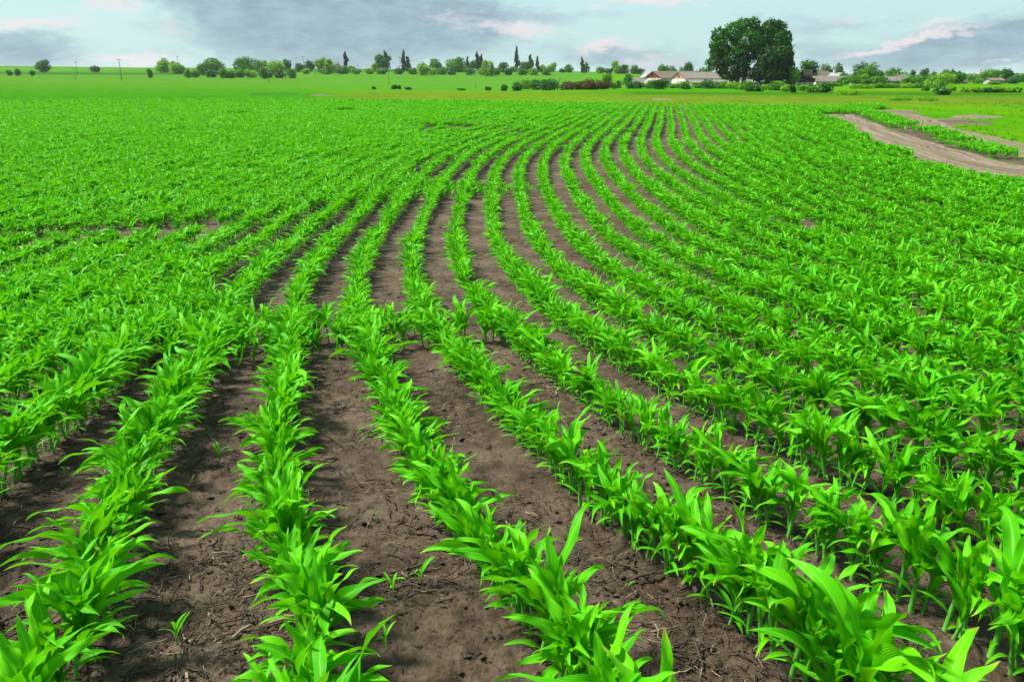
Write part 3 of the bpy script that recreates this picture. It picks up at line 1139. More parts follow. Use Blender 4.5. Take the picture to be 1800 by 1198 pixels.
for k, (px, py, lab) in enumerate(seed_px):
    x, y, z = hit(px, py)
    R = random.Random(900 + k)
    s = R.uniform(.8, 1.1) * (.45 if 'minute' in lab or 'very small' in lab or 'tiny' in lab else 1)
    root = empty('corn_seedling', (x, y, z), R.uniform(0, 6.3))
    V, F, u = stalk_geo(R, .075 * s, .0035 * s, 7, 5)
    obj('stalk', mesh_np('stalk', V, F, M['stalk'], True, u), root)
    for i in range(4 if s > .6 else 3):
        V, F, u = leaf_geo(R, R.uniform(.07, .115) * s, .014 * s, R.uniform(.2, .5), R.uniform(1.0, 1.9), .07 * s * (.5 + .16 * i), .001, i * math.pi + R.gauss(0, .5), 9, 2, .8, .4, R.gauss(0, .3))
        obj('leaf', mesh_np('leaf', V, F, M['leaf'], True, u), root)
    tag(root, lab, 'seedling', 'late corn seedlings between the rows')

# ------------------------------------------------------------------ straw, roots and clods on the soil
def scatter_points(n, ymin, ymax, power=1.6):
    t = rng.random(n)
    Y = ymin * (ymax / ymin) ** t
    X = rng.uniform(-.72, .74, n) * (Y + .4)
    return X, Y


def soil_bits():
    c1 = bpy.data.collections.new('straw_forms')
    for k in range(8):
        R = random.Random(40 + k)
        L = R.uniform(.7, 1.2)
        p = [Vector((-L / 2, 0, 0))]
        for i in range(4):
            p.append(p[-1] + Vector((L / 4, R.gauss(0, .07) * L, R.gauss(0, .05) * L)))
        w = R.uniform(.025, .05)
        mb = MB().tube(p, [w, w * .9, w, w * .8, w * .5], 5)
        c1.objects.link(bpy.data.objects.new('straw_form_%02d' % k, mb.mesh('straw', M['straw'] if k < 3 else M['root'], True)))
    n = 48000
    X, Y = scatter_points(n, 1.2, 16)
    clump = fbm(X * 1.7, Y * 1.7, 3)
    ok = rng.random(n) < sstep(clump, .28, .62)
    X, Y = X[ok], Y[ok]
    n = len(X)
    Z = ground_z(X, Y) + .012 + rng.uniform(-.006, .012, n)
    rot = np.stack([rng.normal(0, .25, n), rng.normal(0, .22, n), rng.uniform(0, 6.3, n)], -1)
    idx = rng.integers(0, 8, n)
    idx = np.where((idx < 3) & (rng.random(n) < .72), 3 + idx, idx)
    s = np.clip(rng.lognormal(-3.15, .55, n), .015, .15)
    o = instancer('straw_litter', np.stack([X, Y, Z], -1), rot, np.stack([s, s, s], -1), idx, c1)
    tag(o, 'scattered bits of old straw and dead roots on the bare soil', 'litter', kind='stuff')
    c2 = bpy.data.collections.new('clod_forms')
    import bmesh
    for k in range(6):
        bm = bmesh.new()
        bmesh.ops.create_icosphere(bm, subdivisions=2, radius=1)
        R = random.Random(70 + k)
        off = R.uniform(0, 90)
        for v in bm.verts:
            q = v.co
            d = .3 + 1.4 * float(fbm(np.array([q.x * 1.4 + off + q.z]), np.array([q.y * 1.4 + q.z * .7]), 3)[0])
            v.co = Vector((q.x * d, q.y * d * R.uniform(.95, 1.05), q.z * d * .6))
        me = bpy.data.meshes.new('clod')
        bm.to_mesh(me)
        bm.free()
        me.materials.append(M['clod'])
        c2.objects.link(bpy.data.objects.new('clod_form_%02d' % k, me))
    n = 30000
    X, Y = scatter_points(n, 1.2, 17)
    clump = fbm(X * 1.3 + 5, Y * 1.3, 3)
    ok = rng.random(n) < sstep(clump, .25, .7)
    X, Y = X[ok], Y[ok]
    n = len(X)
    s = np.clip(rng.lognormal(-5.15, .6, n), .002, .022)
    Z = ground_z(X, Y) + .004
    rot = np.stack([rng.normal(0, .4, n), rng.normal(0, .4, n), rng.uniform(0, 6.3, n)], -1)
    o = instancer('soil_crumbs', np.stack([X, Y, Z], -1), rot, np.stack([s * rng.uniform(.8, 2, n), s * rng.uniform(.6, 1.2, n), s * .55], -1), rng.integers(0, 6, n), c2)
    tag(o, 'loose crumbs and clods of dark brown earth over the tilled field', 'soil', kind='stuff')


soil_bits()

# ------------------------------------------------------------------ meadow grass
def meadow():
    c = bpy.data.collections.new('grass_forms')
    for k in range(5):
        R = random.Random(20 + k)
        V, F, tone = [], [], []
        for i in range(26):
            a, r = R.uniform(0, 6.3), abs(R.gauss(0, .28))
            bx, by = r * math.cos(a), r * math.sin(a)
            hgt = R.uniform(.4, 1.0)
            la, ln = R.uniform(0, 6.3), R.uniform(.05, .45) * hgt
            w = R.uniform(.02, .04)
            b = len(V)
            dx, dy = math.cos(la + 1.57) * w, math.sin(la + 1.57) * w
            ex, ey = bx + math.cos(la) * ln, by + math.sin(la) * ln
            mx_, my_ = bx + math.cos(la) * ln * .35, by + math.sin(la) * ln * .35
            V += [(bx - dx, by - dy, -.05), (bx + dx, by + dy, -.05), (mx_ + dx * .8, my_ + dy * .8, hgt * .6), (mx_ - dx * .8, my_ - dy * .8, hgt * .6),
                  (ex + dx * .15, ey + dy * .15, hgt), (ex - dx * .15, ey - dy * .15, hgt)]
            F += [(b, b + 1, b + 2, b + 3), (b + 3, b + 2, b + 4, b + 5)]
            tone += [R.random()] * 6
        c.objects.link(bpy.data.objects.new('grass_form_%02d' % k, mesh_np('grass', V, F, M['grass'], attrs={'tone': ('FLOAT', 'POINT', tone)})))
    n = 5000
    Y = np.exp(rng.uniform(math.log(16), math.log(80), n))
    X = rng.uniform(.02, .78, n) * Y
    beyond2 = (X > np.where(Y < T2_HI[0, 1], edge_x(T2_HI, Y) + .2, np.where(Y < Y_TIP + 3, edge_x(TR_HI, Y) + 1.5, -1e9)))
    ok = beyond2 & ~in_field(X, Y) & ~in_strip(X, Y)
    gap = fbm(X * .25, Y * .12, 3)
    ok &= rng.random(n) < sstep(gap, .30, .6)
    X, Y = X[ok], Y[ok]
    n = len(X)
    Z = ground_z(X, Y)
    s = rng.uniform(.06, .17, n) * (.6 + .9 * fbm(X * .1, Y * .1, 2))
    w = s * rng.uniform(1.5, 3.0, n)
    o = instancer('meadow_grass', np.stack([X, Y, Z], -1), np.stack([0 * X, 0 * X, rng.uniform(0, 6.3, n)], -1), np.stack([w, w, s], -1), rng.integers(0, 5, n), c)
    tag(o, 'green and yellowing grass of the meadow beyond the corn and the tracks', 'grass', kind='stuff')


meadow()

# ------------------------------------------------------------------ trees and shrubs
def crown_mesh(R, lobes, nleaf, size, mat, shell=.55, fit=None):
    """crown of many small leaf clumps spread through overlapping lobes (cx, cy, cz, rx, ry, rz)"""
    g = np.random.default_rng(R.randrange(1 << 30))
    vol = np.array([l[3] * l[4] * l[5] for l in lobes]) ** .75
    which = g.choice(len(lobes), nleaf, p=vol / vol.sum())
    Lb = np.array(lobes)[which]
    d = g.normal(size=(nleaf, 3))
    d /= np.linalg.norm(d, axis=1)[:, None]
    rad = shell + (1 - shell) * g.random(nleaf) ** .6
    rad *= np.where(g.random(nleaf) < .14, g.uniform(1.0, 1.32, nleaf), 1)
    P = Lb[:, :3] + d * Lb[:, 3:] * rad[:, None]
    # leaf clump faces lean outwards, with scatter
    nrm = d + g.normal(0, .75, (nleaf, 3)) + np.array([0, 0, .35])
    nrm /= np.linalg.norm(nrm, axis=1)[:, None]
    a = np.cross(nrm, g.normal(size=(nleaf, 3)))
    a /= np.linalg.norm(a, axis=1)[:, None]
    b = np.cross(nrm, a)
    s = size * g.uniform(.55, 1.25, nleaf)
    s2 = s * g.uniform(.45, .8, nleaf)
    V = np.stack([P - a * s[:, None], P - b * s2[:, None], P + a * s[:, None], P + b * s2[:, None]], 1)
    V[:, 1::2] += nrm[:, None] * (s * .25)[:, None, None]
    if fit:
        fw, z0, z1 = fit
        lo, hi = np.percentile(V.reshape(-1, 3), 1.2, axis=0), np.percentile(V.reshape(-1, 3), 98.8, axis=0)
        k = fw / max(hi[0] - lo[0], .1)
        V[..., 0] = (V[..., 0] - (hi[0] + lo[0]) / 2) * k
        V[..., 1] = (V[..., 1] - (hi[1] + lo[1]) / 2) * k
        V[..., 2] = z0 + (V[..., 2] - lo[2]) * (z1 - z0) / (hi[2] - lo[2])
    F = np.arange(nleaf * 4).reshape(nleaf, 4)
    tl = g.random(len(lobes))
    tone = np.clip(.55 * g.random(nleaf) + .45 * tl[which], 0, 1)
    return mesh_np('crown', V.reshape(-1, 3), F, mat, False, attrs={'tone': ('FLOAT', 'POINT', np.repeat(tone, 4))})


def trunk_mesh(R, H, W, r, mat, bare_h, limbs=5):
    mb = MB()
    lean = R.gauss(0, .03) * H
    top = H * .72
    p = [(lean * q * q, R.gauss(0, .01) * H * q, top * q - .3 * (q == 0)) for q in (0, .2, .45, .7, 1)]
    mb.tube(p, [r * 1.35, r, r * .8, r * .5, r * .15], 8)
    for i in range(limbs):
        a = 6.283 * i / limbs + R.uniform(-.4, .4)
        z0 = bare_h + (top - bare_h) * R.uniform(0, .55)
        L = W * R.uniform(.28, .42)
        q = z0 / top
        b0 = Vector((lean * q * q, 0, z0))
        pts = [b0, b0 + Vector((math.cos(a) * L * .45, math.sin(a) * L * .45, L * .45)), b0 + Vector((math.cos(a) * L, math.sin(a) * L, L * .8))]
        mb.tube(pts, [r * .45, r * .3, r * .1], 6)
    return mb.mesh('trunk', mat, True)


def lobes_for(R, kind, W, H, z0):
    """overlapping lobes for a crown from height z0 to H"""
    out = []
    hh = H - z0
    if kind == 'poplar':
        n = 9
        for i in range(n):
            q = (i + .5) / n
            w = W / 2 * (math.sin(math.pi * min(1, .16 + q * .9)) ** .6) * R.uniform(.7, 1.05)
            out.append((R.gauss(0, .10) * W, R.gauss(0, .10) * W, z0 + hh * q, w * .8, w * .8, hh / n * 1.05))
    elif kind == 'cone':
        for i in range(8):
            q = (i + .5) / 8
            w = W / 2 * (1 - q) ** .7 * R.uniform(.8, 1.05) + .15
            out.append((R.gauss(0, .05) * W, R.gauss(0, .05) * W, z0 + hh * q, w, w, hh / 8 * 1.1))
    else:
        n = {'round': 10, 'loose': 9, 'bush': 9}.get(kind, 9)
        for i in range(n):
            a, q = R.uniform(0, 6.283), R.uniform(.1, .92)
            rr = W / 2 * math.sqrt(max(0, 1 - (1.9 * q - .85) ** 2 * .75)) * R.uniform(.35, .72)
            s = R.uniform(.15, .32) * (1.1 if kind == 'bush' else 1.0)
            out.append((math.cos(a) * rr, math.sin(a) * rr, z0 + hh * (s * .8 + q * (1 - 1.6 * s)), W * s, W * s, hh * s * R.uniform(.75, 1)))
        if kind != 'loose':
            out.append((0, 0, z0 + hh * .42, W * .36, W * .36, hh * .42))
            out.append((0, 0, z0 + hh * .22, W * .40, W * .34, hh * .24))
    return out


TREES = []


def tree(px, Yd, wpx, top, base, kind, mat, label, cat='tree', group=None, name=None, trunk='bark', nleaf=None, bare_f=None, ground_px=None):
    """wpx, top, base in pixels of the photograph; Yd is the distance at which the plant stands"""
    R = random.Random(int(px * 7 + top * 13 + base * 3))
    x, y, z = far(px, Yd)
    dep = Yd * math.cos(PITCH) - (z - CAM_H) * math.sin(PITCH)
    mpp = dep / FPX
    W = wpx * mpp * (1.2 if kind == 'bush' else 1.12 if kind in ('round', 'loose') else 1.05)
    ztop = CAM_H + ray(px, top)[2] * Yd
    H = max(ztop - z, (base - top) * mpp * .8)
    nm = name or {'bush': 'shrub', 'poplar': 'poplar_tree', 'cone': 'conical_tree'}.get(kind, 'broadleaf_tree')
    root = empty(nm, (x, y, z), 0)
    bf = bare_f if bare_f is not None else {'bush': -.12, 'poplar': .0, 'cone': .0}.get(kind, .0)
    lobes = lobes_for(R, kind, W, H, H * bf + .02 * H)
    lsz = max(.16, min(.55, mpp * 1800 / 1024 * .75, W * .11))
    n = nleaf or int(min(3600, max(420, 5.0 * (W * H) / (lsz * lsz) * .9)))
    if kind == 'bush':
        obj('foliage', crown_mesh(R, lobes, n, lsz, M[mat], .35, (W, -.1, H)), root)
        mb = MB()
        for i in range(5):
            a = R.uniform(0, 6.3)
            mb.tube([(0.05 * math.cos(a), .05 * math.sin(a), -.15), (W * .12 * math.cos(a), W * .12 * math.sin(a), H * .35), (W * .28 * math.cos(a), W * .28 * math.sin(a), H * .7)], [.05, .04, .015], 5)
        mb.build('stem', M[trunk], root, True)
    else:
        obj('crown', crown_mesh(R, lobes, n, lsz, M[mat], .45, (W, H * .05, H)), root)
        obj('trunk', trunk_mesh(R, H, W if kind not in ('poplar', 'cone') else W * .5, max(.12, H * .022), M[trunk], H * max(bf, .12), 5 if kind not in ('poplar', 'cone') else 3), root)
    tag(root, label, cat, group)
    return root


# -- trees along the far ridge, left to right: (x, width, top, base, kind, leaves, look)
RIDGE = [
    (77, 20, 106, 127.5, 'round', 'deep', 'dark green lone tree with a twig sticking out on top'),
    (169, 13, 116, 127.5, 'round', 'deep', 'small dark domed tree standing alone in the field'),
    (289, 24, 104, 127, 'round', 'yel', 'bright yellow-green tree'),
    (311, 22, 109, 130, 'loose', 'yel', 'loose yellow-green tree with an open crown'),
    (358, 19, 112, 132, 'round', 'mid', 'mid green low tree'),
    (378, 26, 103, 130, 'loose', 'mid', 'tall ragged light green tree'),
    (432, 30, 102, 132, 'loose', 'mid', 'wide ragged olive green tree'),
    (458, 25, 106, 126, 'loose', 'mid', 'mid green tree with sky showing through'),
    (485, 27, 107, 130, 'round', 'yel', 'lime green rounded tree'),
    (506, 12, 105, 122, 'round', 'deep', 'narrow blue-green tree'),
    (529, 15, 112, 122, 'bush', 'deep', 'low blue-green shrub'),
    (545, 14, 107, 126, 'round', 'deep', 'upright blue-green tree'),
    (565, 16, 103, 122, 'loose', 'yel', 'pale yellow-green tree'),
    (580, 14, 105, 119, 'loose', 'yel', 'second pale yellow-green tree'),
    (592, 16, 109, 129, 'bush', 'white', 'white blossoming shrub'),
    (611, 25, 116, 128, 'bush', 'mid', 'broad green shrub beside the white blossom'),
    (609.5, 8, 92, 122, 'poplar', 'purple', 'dark purple poplar standing alone above the ridge'),
    (660, 11, 112, 122, 'bush', 'yel', 'small yellow-green shrub at the foot of a tall tree'),
    (674, 23, 97, 125, 'round', 'deep', 'wide dark tree with a spire rising from its right side'),
    (678, 8, 90, 122, 'poplar', 'poplar', 'dark spire rising out of a wide tree'),
    (710.5, 8, 89, 122, 'poplar', 'poplar', 'slim dark poplar with a conical tree at its right'),
    (718, 11, 100, 123, 'cone', 'poplar', 'conical dark tree touching a slim poplar'),
    (745, 18, 111, 122, 'round', 'yel', 'low lime green tree'),
    (766, 18, 104, 125, 'round', 'mid', 'mid green tree with a lighter top'),
    (785, 18, 117, 125, 'bush', 'mid', 'low green scrub between two round trees'),
    (801, 28, 102, 127, 'round', 'mid', 'broad light green willow-like tree'),
    (812, 18, 113, 127, 'bush', 'yel', 'light green bush in front of a broad tree'),
    (822, 6, 100, 125, 'poplar', 'poplar', 'small dark poplar between pale trees'),
    (833, 16, 106, 124, 'loose', 'mid', 'pale loose tree behind a small poplar'),
    (840, 7, 92, 127, 'poplar', 'poplar', 'taller poplar of a joined pair'),
    (846, 7, 97, 127, 'poplar', 'poplar', 'shorter poplar of a joined pair'),
    (858, 19, 107, 123, 'loose', 'yel', 'light yellow-green tree right of the poplar pair'),
    (885, 14, 110, 127, 'round', 'deep', 'round dark green tree with a greyish top'),
    (901, 13, 117, 127, 'bush', 'mid', 'round low bush at the foot of the tallest poplar'),
    (909, 9, 83, 126, 'poplar', 'poplar', 'tallest poplar on the ridge'),
    (926, 20, 107, 125, 'loose', 'mid', 'thin-crowned light green tree'),
    (933, 7, 97, 125, 'poplar', 'poplar', 'dark poplar rising out of a thin light tree'),
    (944.5, 6, 100, 125, 'poplar', 'poplar', 'very slim poplar'),
    (953, 10, 115, 125, 'bush', 'yel', 'small light green bush'),
    (969, 15, 111, 126, 'round', 'yel', 'lime green tree with a dark right side'),
    (989, 10, 121, 127, 'bush', 'mid', 'very low green bush'),
    (1000, 13, 114, 127, 'round', 'mid', 'green tree with a reddish grey top'),
    (1023, 6, 101, 127, 'poplar', 'poplar', 'rightmost dark poplar of the ridge'),
    (1030, 11, 112, 127, 'loose', 'mid', 'light tree leaning on the rightmost poplar'),
    (1055, 13, 118, 128, 'round', 'mid', 'mid green round tree'),
    (1069, 14, 120, 128, 'bush', 'deep', 'blue-green low tree'),
    (1085, 18, 108, 128, 'loose', 'yel', 'tallest light green tree near the barns'),
    (1098, 12, 114, 128, 'loose', 'mid', 'weeping light green tree'),
    (1114, 12, 115, 129, 'round', 'mid', 'mid green tree nearest the pale barn'),
    (1126, 15, 121, 129, 'bush', 'deep', 'dark low trees\' edge against the pale barn'),
]
for n, (px, w, top, base, kind, mat, look) in enumerate(RIDGE):
    Yd = 520 if px > 500 else (430 if px > 340 else 470)
    if px > 1040: Yd = 500
    # stand where the terrain reaches that base line in the picture
    ts = np.geomspace(250, 800, 400)
    d = ray(px, base)
    f = np.abs(CAM_H + d[2] * ts - ground_z(d[0] * ts, ts))
    Yd = float(ts[np.argmin(f)]) if f.min() < .6 else Yd
    Yd = min(max(Yd, 330), 620)
    where = 'on the far left ridge' if px < 340 else 'on the far ridge' if px < 1040 else 'behind the rising field by the barns'
    lab = look if len(look.split()) > 7 else look + ' ' + where
    if len(look.split()) <= 5:
        lab = '%s, %s along the far tree line from the left' % (look, ordinal(n + 1))
    tree(px, Yd, w, top, base, kind, mat, lab, 'shrub' if kind == 'bush' else 'tree', 'trees and shrubs along the far ridge')

for px, w, top, base, lab in [(18, 8, 123.5, 127, 'left one of two tiny dark bushes on the far left slope'), (32, 8, 121.5, 127, 'right one of two tiny dark bushes on the far left slope'),
                              (58, 8, 124, 128, 'low scrub just left of the lone dark tree'), (264, 8, 121, 130, 'small dark bush left of the bright yellow-green tree'),
                              (330, 10, 122, 132, 'small dark bush beside the ditch between pale trees'), (392, 11, 121, 132, 'low bush joining the ragged tree to its right neighbour'),
                              (405, 14, 123, 132, 'dark low bush beside the ditch left of the widest ragged tree'), (465, 14, 118, 131, 'dark bush under the tree with sky showing through')]:
    tree(px, 420, w, top, base, 'bush', 'mid' if px > 100 else 'deep', lab, 'shrub', 'small bushes on the left slope')

SCRUB = [(342, 14), (372, 18), (421, 16), (441, 18), (470, 16), (493, 16), (513, 14), (538, 13), (571, 18), (604, 16), (626, 15), (650, 12), (671, 16), (700, 14), (726, 14),
         (757, 20), (778, 16), (793, 14), (826, 16), (852, 20), (872, 14), (893, 12), (918, 16), (937, 14), (961, 14)]
for n, (px, w) in enumerate(SCRUB):
    base = np.interp(px, [340, 500, 560, 1000], [131, 130, 127.5, 127.5])
    tree(px, 450 if px < 520 else 540, w, base - 6.5 - 2.5 * vnoise(np.array([px * .13]), np.array([.5]))[0], base, 'bush', ['mid', 'deep', 'mid', 'yel'][n % 4],
         'low scrub at the foot of the ridge trees, %s patch from the left' % ordinal(n + 1), 'shrub', 'low scrub along the far ridge')

# -- the big dark trees right of centre
def big_tree(px, Yd, lobes_px, label, nleaf, trunk_px, mat='big', rot=0):
    """lobes_px: (x, y, rx, ry, depth offset in m) in photograph pixels"""
    x, y, z = far(px, Yd)
    mpp = Yd / FPX * 1.04
    root = empty('large_tree', (x, y, z))
    lobes = []
    for lx, ly, rx, ry, off in lobes_px:
        cz = CAM_H + ray(lx, ly)[2] * Yd - z
        cx = ray(lx, ly)[0] * Yd - x
        lobes.append((cx, off, cz, rx * mpp, (rx + ry) / 2 * mpp, ry * mpp))
    R = random.Random(int(px))
    obj('crown', crown_mesh(R, lobes, nleaf, .42, M[mat], .62), root)
    mb = MB()
    for tx, ang, L in trunk_px:
        bx = ray(tx, 135)[0] * Yd - x
        pts = [Vector((bx, 0, -.4))]
        d = Vector((math.sin(ang), R.uniform(-.1, .1), math.cos(ang)))
        for i in range(4):
            pts.append(pts[-1] + d * L / 4 + Vector((R.gauss(0, .15), R.gauss(0, .15), 0)))
        mb.tube(pts, [.75, .58, .5, .36, .16], 9)
        for i in range(6):
            b0 = pts[1 + i % 3]
            a = R.uniform(0, 6.3)
            q = R.uniform(3, 5.5)
            mb.tube([b0, b0 + Vector((math.cos(a) * q * .5, math.sin(a) * q * .4, q * .55)), b0 + Vector((math.cos(a) * q, math.sin(a) * q * .8, q))], [.26, .17, .06], 6)
    mb.build('trunk', M['bark'], root, True)
    tag(root, label, 'tree', 'big dark trees beside the barns')


big_tree(1303, 236, [(1275, 78, 17, 16, 0), (1262, 92, 12, 13, 1), (1290, 55, 18, 14, -1), (1312, 45, 17, 11, 1), (1325, 42, 10, 10, 0), (1285, 100, 16, 14, -2), (1272, 112, 11, 10, 1),
                     (1256, 107, 11, 8, 0), (1245, 110, 5, 5, 0), (1266, 63, 13, 12, 1), (1310, 72, 20, 18, -2), (1330, 65, 12, 18, 0), (1283, 124, 12, 10, 0), (1300, 128, 11, 10, 1),
                     (1320, 95, 13, 12, 1), (1308, 110, 9, 8, -1), (1255, 80, 8, 8, 0), (1293, 88, 13, 10, -3), (1276, 132, 8, 7, 0), (1250, 118, 6, 5, 0), (1334, 84, 12, 20, -1), (1330, 58, 10, 12, 1), (1268, 122, 10, 9, 0), (1292, 138, 8, 7, 1), (1318, 128, 10, 9, 0)],
         'biggest dark green tree with a broad crown left of centre of the dark clump', 9500, [(1297, -.06, 9.5), (1306, .16, 9)])
big_tree(1365, 240, [(1355, 48, 14, 12, 0), (1370, 50, 13, 12, 1), (1345, 62, 12, 14, -1), (1379, 68, 12, 13, 0), (1362, 72, 17, 16, -2), (1384, 86, 9, 13, 1), (1350, 88, 13, 12, -1),
                     (1372, 94, 16, 14, -2), (1387, 108, 7, 12, 0), (1340, 76, 8, 8, 0), (1358, 108, 13, 10, 0)],
         'tall dark tree whose notched crown joins the biggest tree on the right', 5200, [(1366, .04, 9.5)])
big_tree(1358, 230, [(1352, 102, 20, 18, 0), (1376, 98, 16, 16, 0), (1350, 112, 17, 16, 0), (1372, 112, 18, 18, 0), (1386, 122, 10, 16, 0), (1338, 124, 13, 14, 1), (1358, 130, 22, 14, -1), (1380, 135, 13, 11, 0), (1330, 132, 8, 10, 0), (1364, 98, 12, 9, 0), (1345, 140, 14, 8, 0)],
         'lower blackish green tree standing in front of the tall notched one', 5600, [(1360, 0, 4.5)], 'dark')

# -- trees of the village on the right: (x, distance, width, top, base, kind, leaves, label)
VILLAGE = [
    (1393, 228, 17, 120, 149, 'loose', 'mid', 'light green tree squeezed between the black-green clump and the tower house'),
    (1418, 270, 28, 108, 140, 'round', 'big', 'dark tree rising directly behind the wooden tower house'),
    (1434, 330, 12, 124, 136, 'round', 'deep', 'small dark tree right behind the tower house gable'),
    (1454, 330, 27, 115, 137, 'round', 'big', 'dark round tree behind the middle of the long low barn'),
    (1469, 380, 11, 112, 130, 'loose', 'grey', 'pale grey thin-leaved tree behind the long low barn'),
    (1476, 330, 16, 117, 136, 'cone', 'deep', 'conical dark tree behind the long low barn'),
    (1483, 300, 14, 128, 139, 'bush', 'mid', 'green bush over the ridge of the long low barn'),
    (1511, 290, 24, 112, 141, 'round', 'big', 'left half of the twin-crowned tree past the long barn'),
    (1524, 286, 26, 113, 141, 'round', 'mid', 'right half of the twin-crowned tree past the long barn'),
    (1485, 245, 16, 135, 149, 'bush', 'mid', 'round bush at the right end of the long low barn'),
    (1502, 240, 18, 133, 149, 'bush', 'mid', 'light bush second right of the long low barn'),
    (1516, 250, 15, 131, 147, 'bush', 'yel', 'lime green bush in front of the twin-crowned tree'),
    (1528, 236, 16, 138, 151, 'bush', 'deep', 'dark bush in front of the twin-crowned tree'),
    (1544, 330, 16, 125, 139, 'round', 'deep', 'low dark tree right after the twin-crowned tree'),
    (1543, 245, 24, 134, 149, 'bush', 'mid', 'wide bush under the low dark tree'),
    (1555, 240, 13, 138, 149, 'bush', 'big', 'dark bush just left of the grey roofed house'),
    (1570, 300, 29, 121, 142, 'round', 'mid', 'domed bright green tree above the grey roofed house'),
    (1590, 340, 18, 127, 137, 'bush', 'mid', 'low hedge tree right of the domed tree'),
    (1603.5, 380, 8, 124, 136, 'round', 'deep', 'small egg-shaped dark tree above the village'),
    (1623, 430, 13, 121, 136, 'round', 'deep', 'tall blue-green tree alone above the village roofs'),
    (1614, 270, 22, 133, 147, 'bush', 'mid', 'broad bush below the tall blue-green tree'),
    (1593, 262, 14, 136, 148, 'bush', 'mid', 'bush at the right end of the pale gabled house'),
    (1640, 330, 13, 127, 139, 'round', 'mid', 'round green tree right of the tall blue-green one'),
    (1659, 340, 16, 124, 138, 'round', 'mid', 'rounded tree rising over the broad light shrubs'),
    (1660, 270, 27, 130, 146, 'bush', 'yel', 'broad light green shrub below the rounded tree'),
    (1673, 400, 10, 123, 134, 'loose', 'deep', 'thin blue-green tree with gaps behind the light shrubs'),
    (1683, 280, 22, 127, 148, 'round', 'mid', 'dense round tree left of the little hut'),
    (1686, 330, 9, 125, 138, 'cone', 'big', 'dark pointed tree behind the dense round tree'),
    (1695, 330, 7, 130, 140, 'loose', 'big', 'thin dark tree beside the little hut'),
    (1711, 420, 24, 130, 140, 'bush', 'mid', 'hazy green trees\' mass left of the far brick tower'),
    (1744, 330, 30, 123, 143, 'round', 'mid', 'wide dark green tree right of the far brick tower'),
    (1770, 310, 17, 122, 144, 'loose', 'big', 'dark pointed tree with gaps near the right edge'),
    (1781, 290, 15, 136, 148, 'bush', 'deep', 'dark round bush below the dark pointed tree'),
    (1795, 360, 14, 130, 142, 'bush', 'mid', 'low trees cut by the right edge of the picture'),
    (1752, 255, 22, 143, 150, 'bush', 'mid', 'low bushes beneath the flat-roofed house'),
    (1722, 300, 20, 139, 147, 'bush', 'mid', 'low light bush beneath the far brick tower'),
    (1166, 440, 18, 115, 129, 'round', 'mid', 'green tree behind the red-gabled barn'),
    (1181, 450, 16, 117, 128, 'bush', 'mid', 'green hedge tree behind the pink-gabled barn'),
    (1197, 480, 8, 119, 127, 'bush', 'mid', 'small light green tree behind the long roof'),
    (1209, 460, 18, 111, 129, 'round', 'deep', 'blue-green tree rising over the long barn roof'),
    (1229, 430, 7, 121, 129, 'cone', 'big', 'small dark pointed tree in front of a far white house'),
    (1240, 470, 16, 119, 128, 'bush', 'mid', 'light trees over the far end of the long roof'),
    (1067, 300, 15, 130, 144, 'round', 'mid', 'round tree standing alone in the rising field by the barns'),
    (1104, 290, 14, 131, 145, 'loose', 'mid', 'tree against the left end of the small white barn'),
    (1786, 900, 40, 129, 136, 'bush', 'deep', 'hazy distant tree belt at the right horizon'),
    (1700, 900, 40, 131, 136, 'bush', 'deep', 'hazy distant tree belt left of the far brick tower'),
    (1630, 800, 50, 131, 136, 'bush', 'deep', 'hazy distant tree belt behind the tall blue-green tree'),
]
for px, Yd, w, top, base, kind, mat, lab in VILLAGE:
    tree(px, Yd, w, top, base, kind, mat, lab, 'shrub' if kind == 'bush' else 'tree', 'trees and bushes around the farm and village')

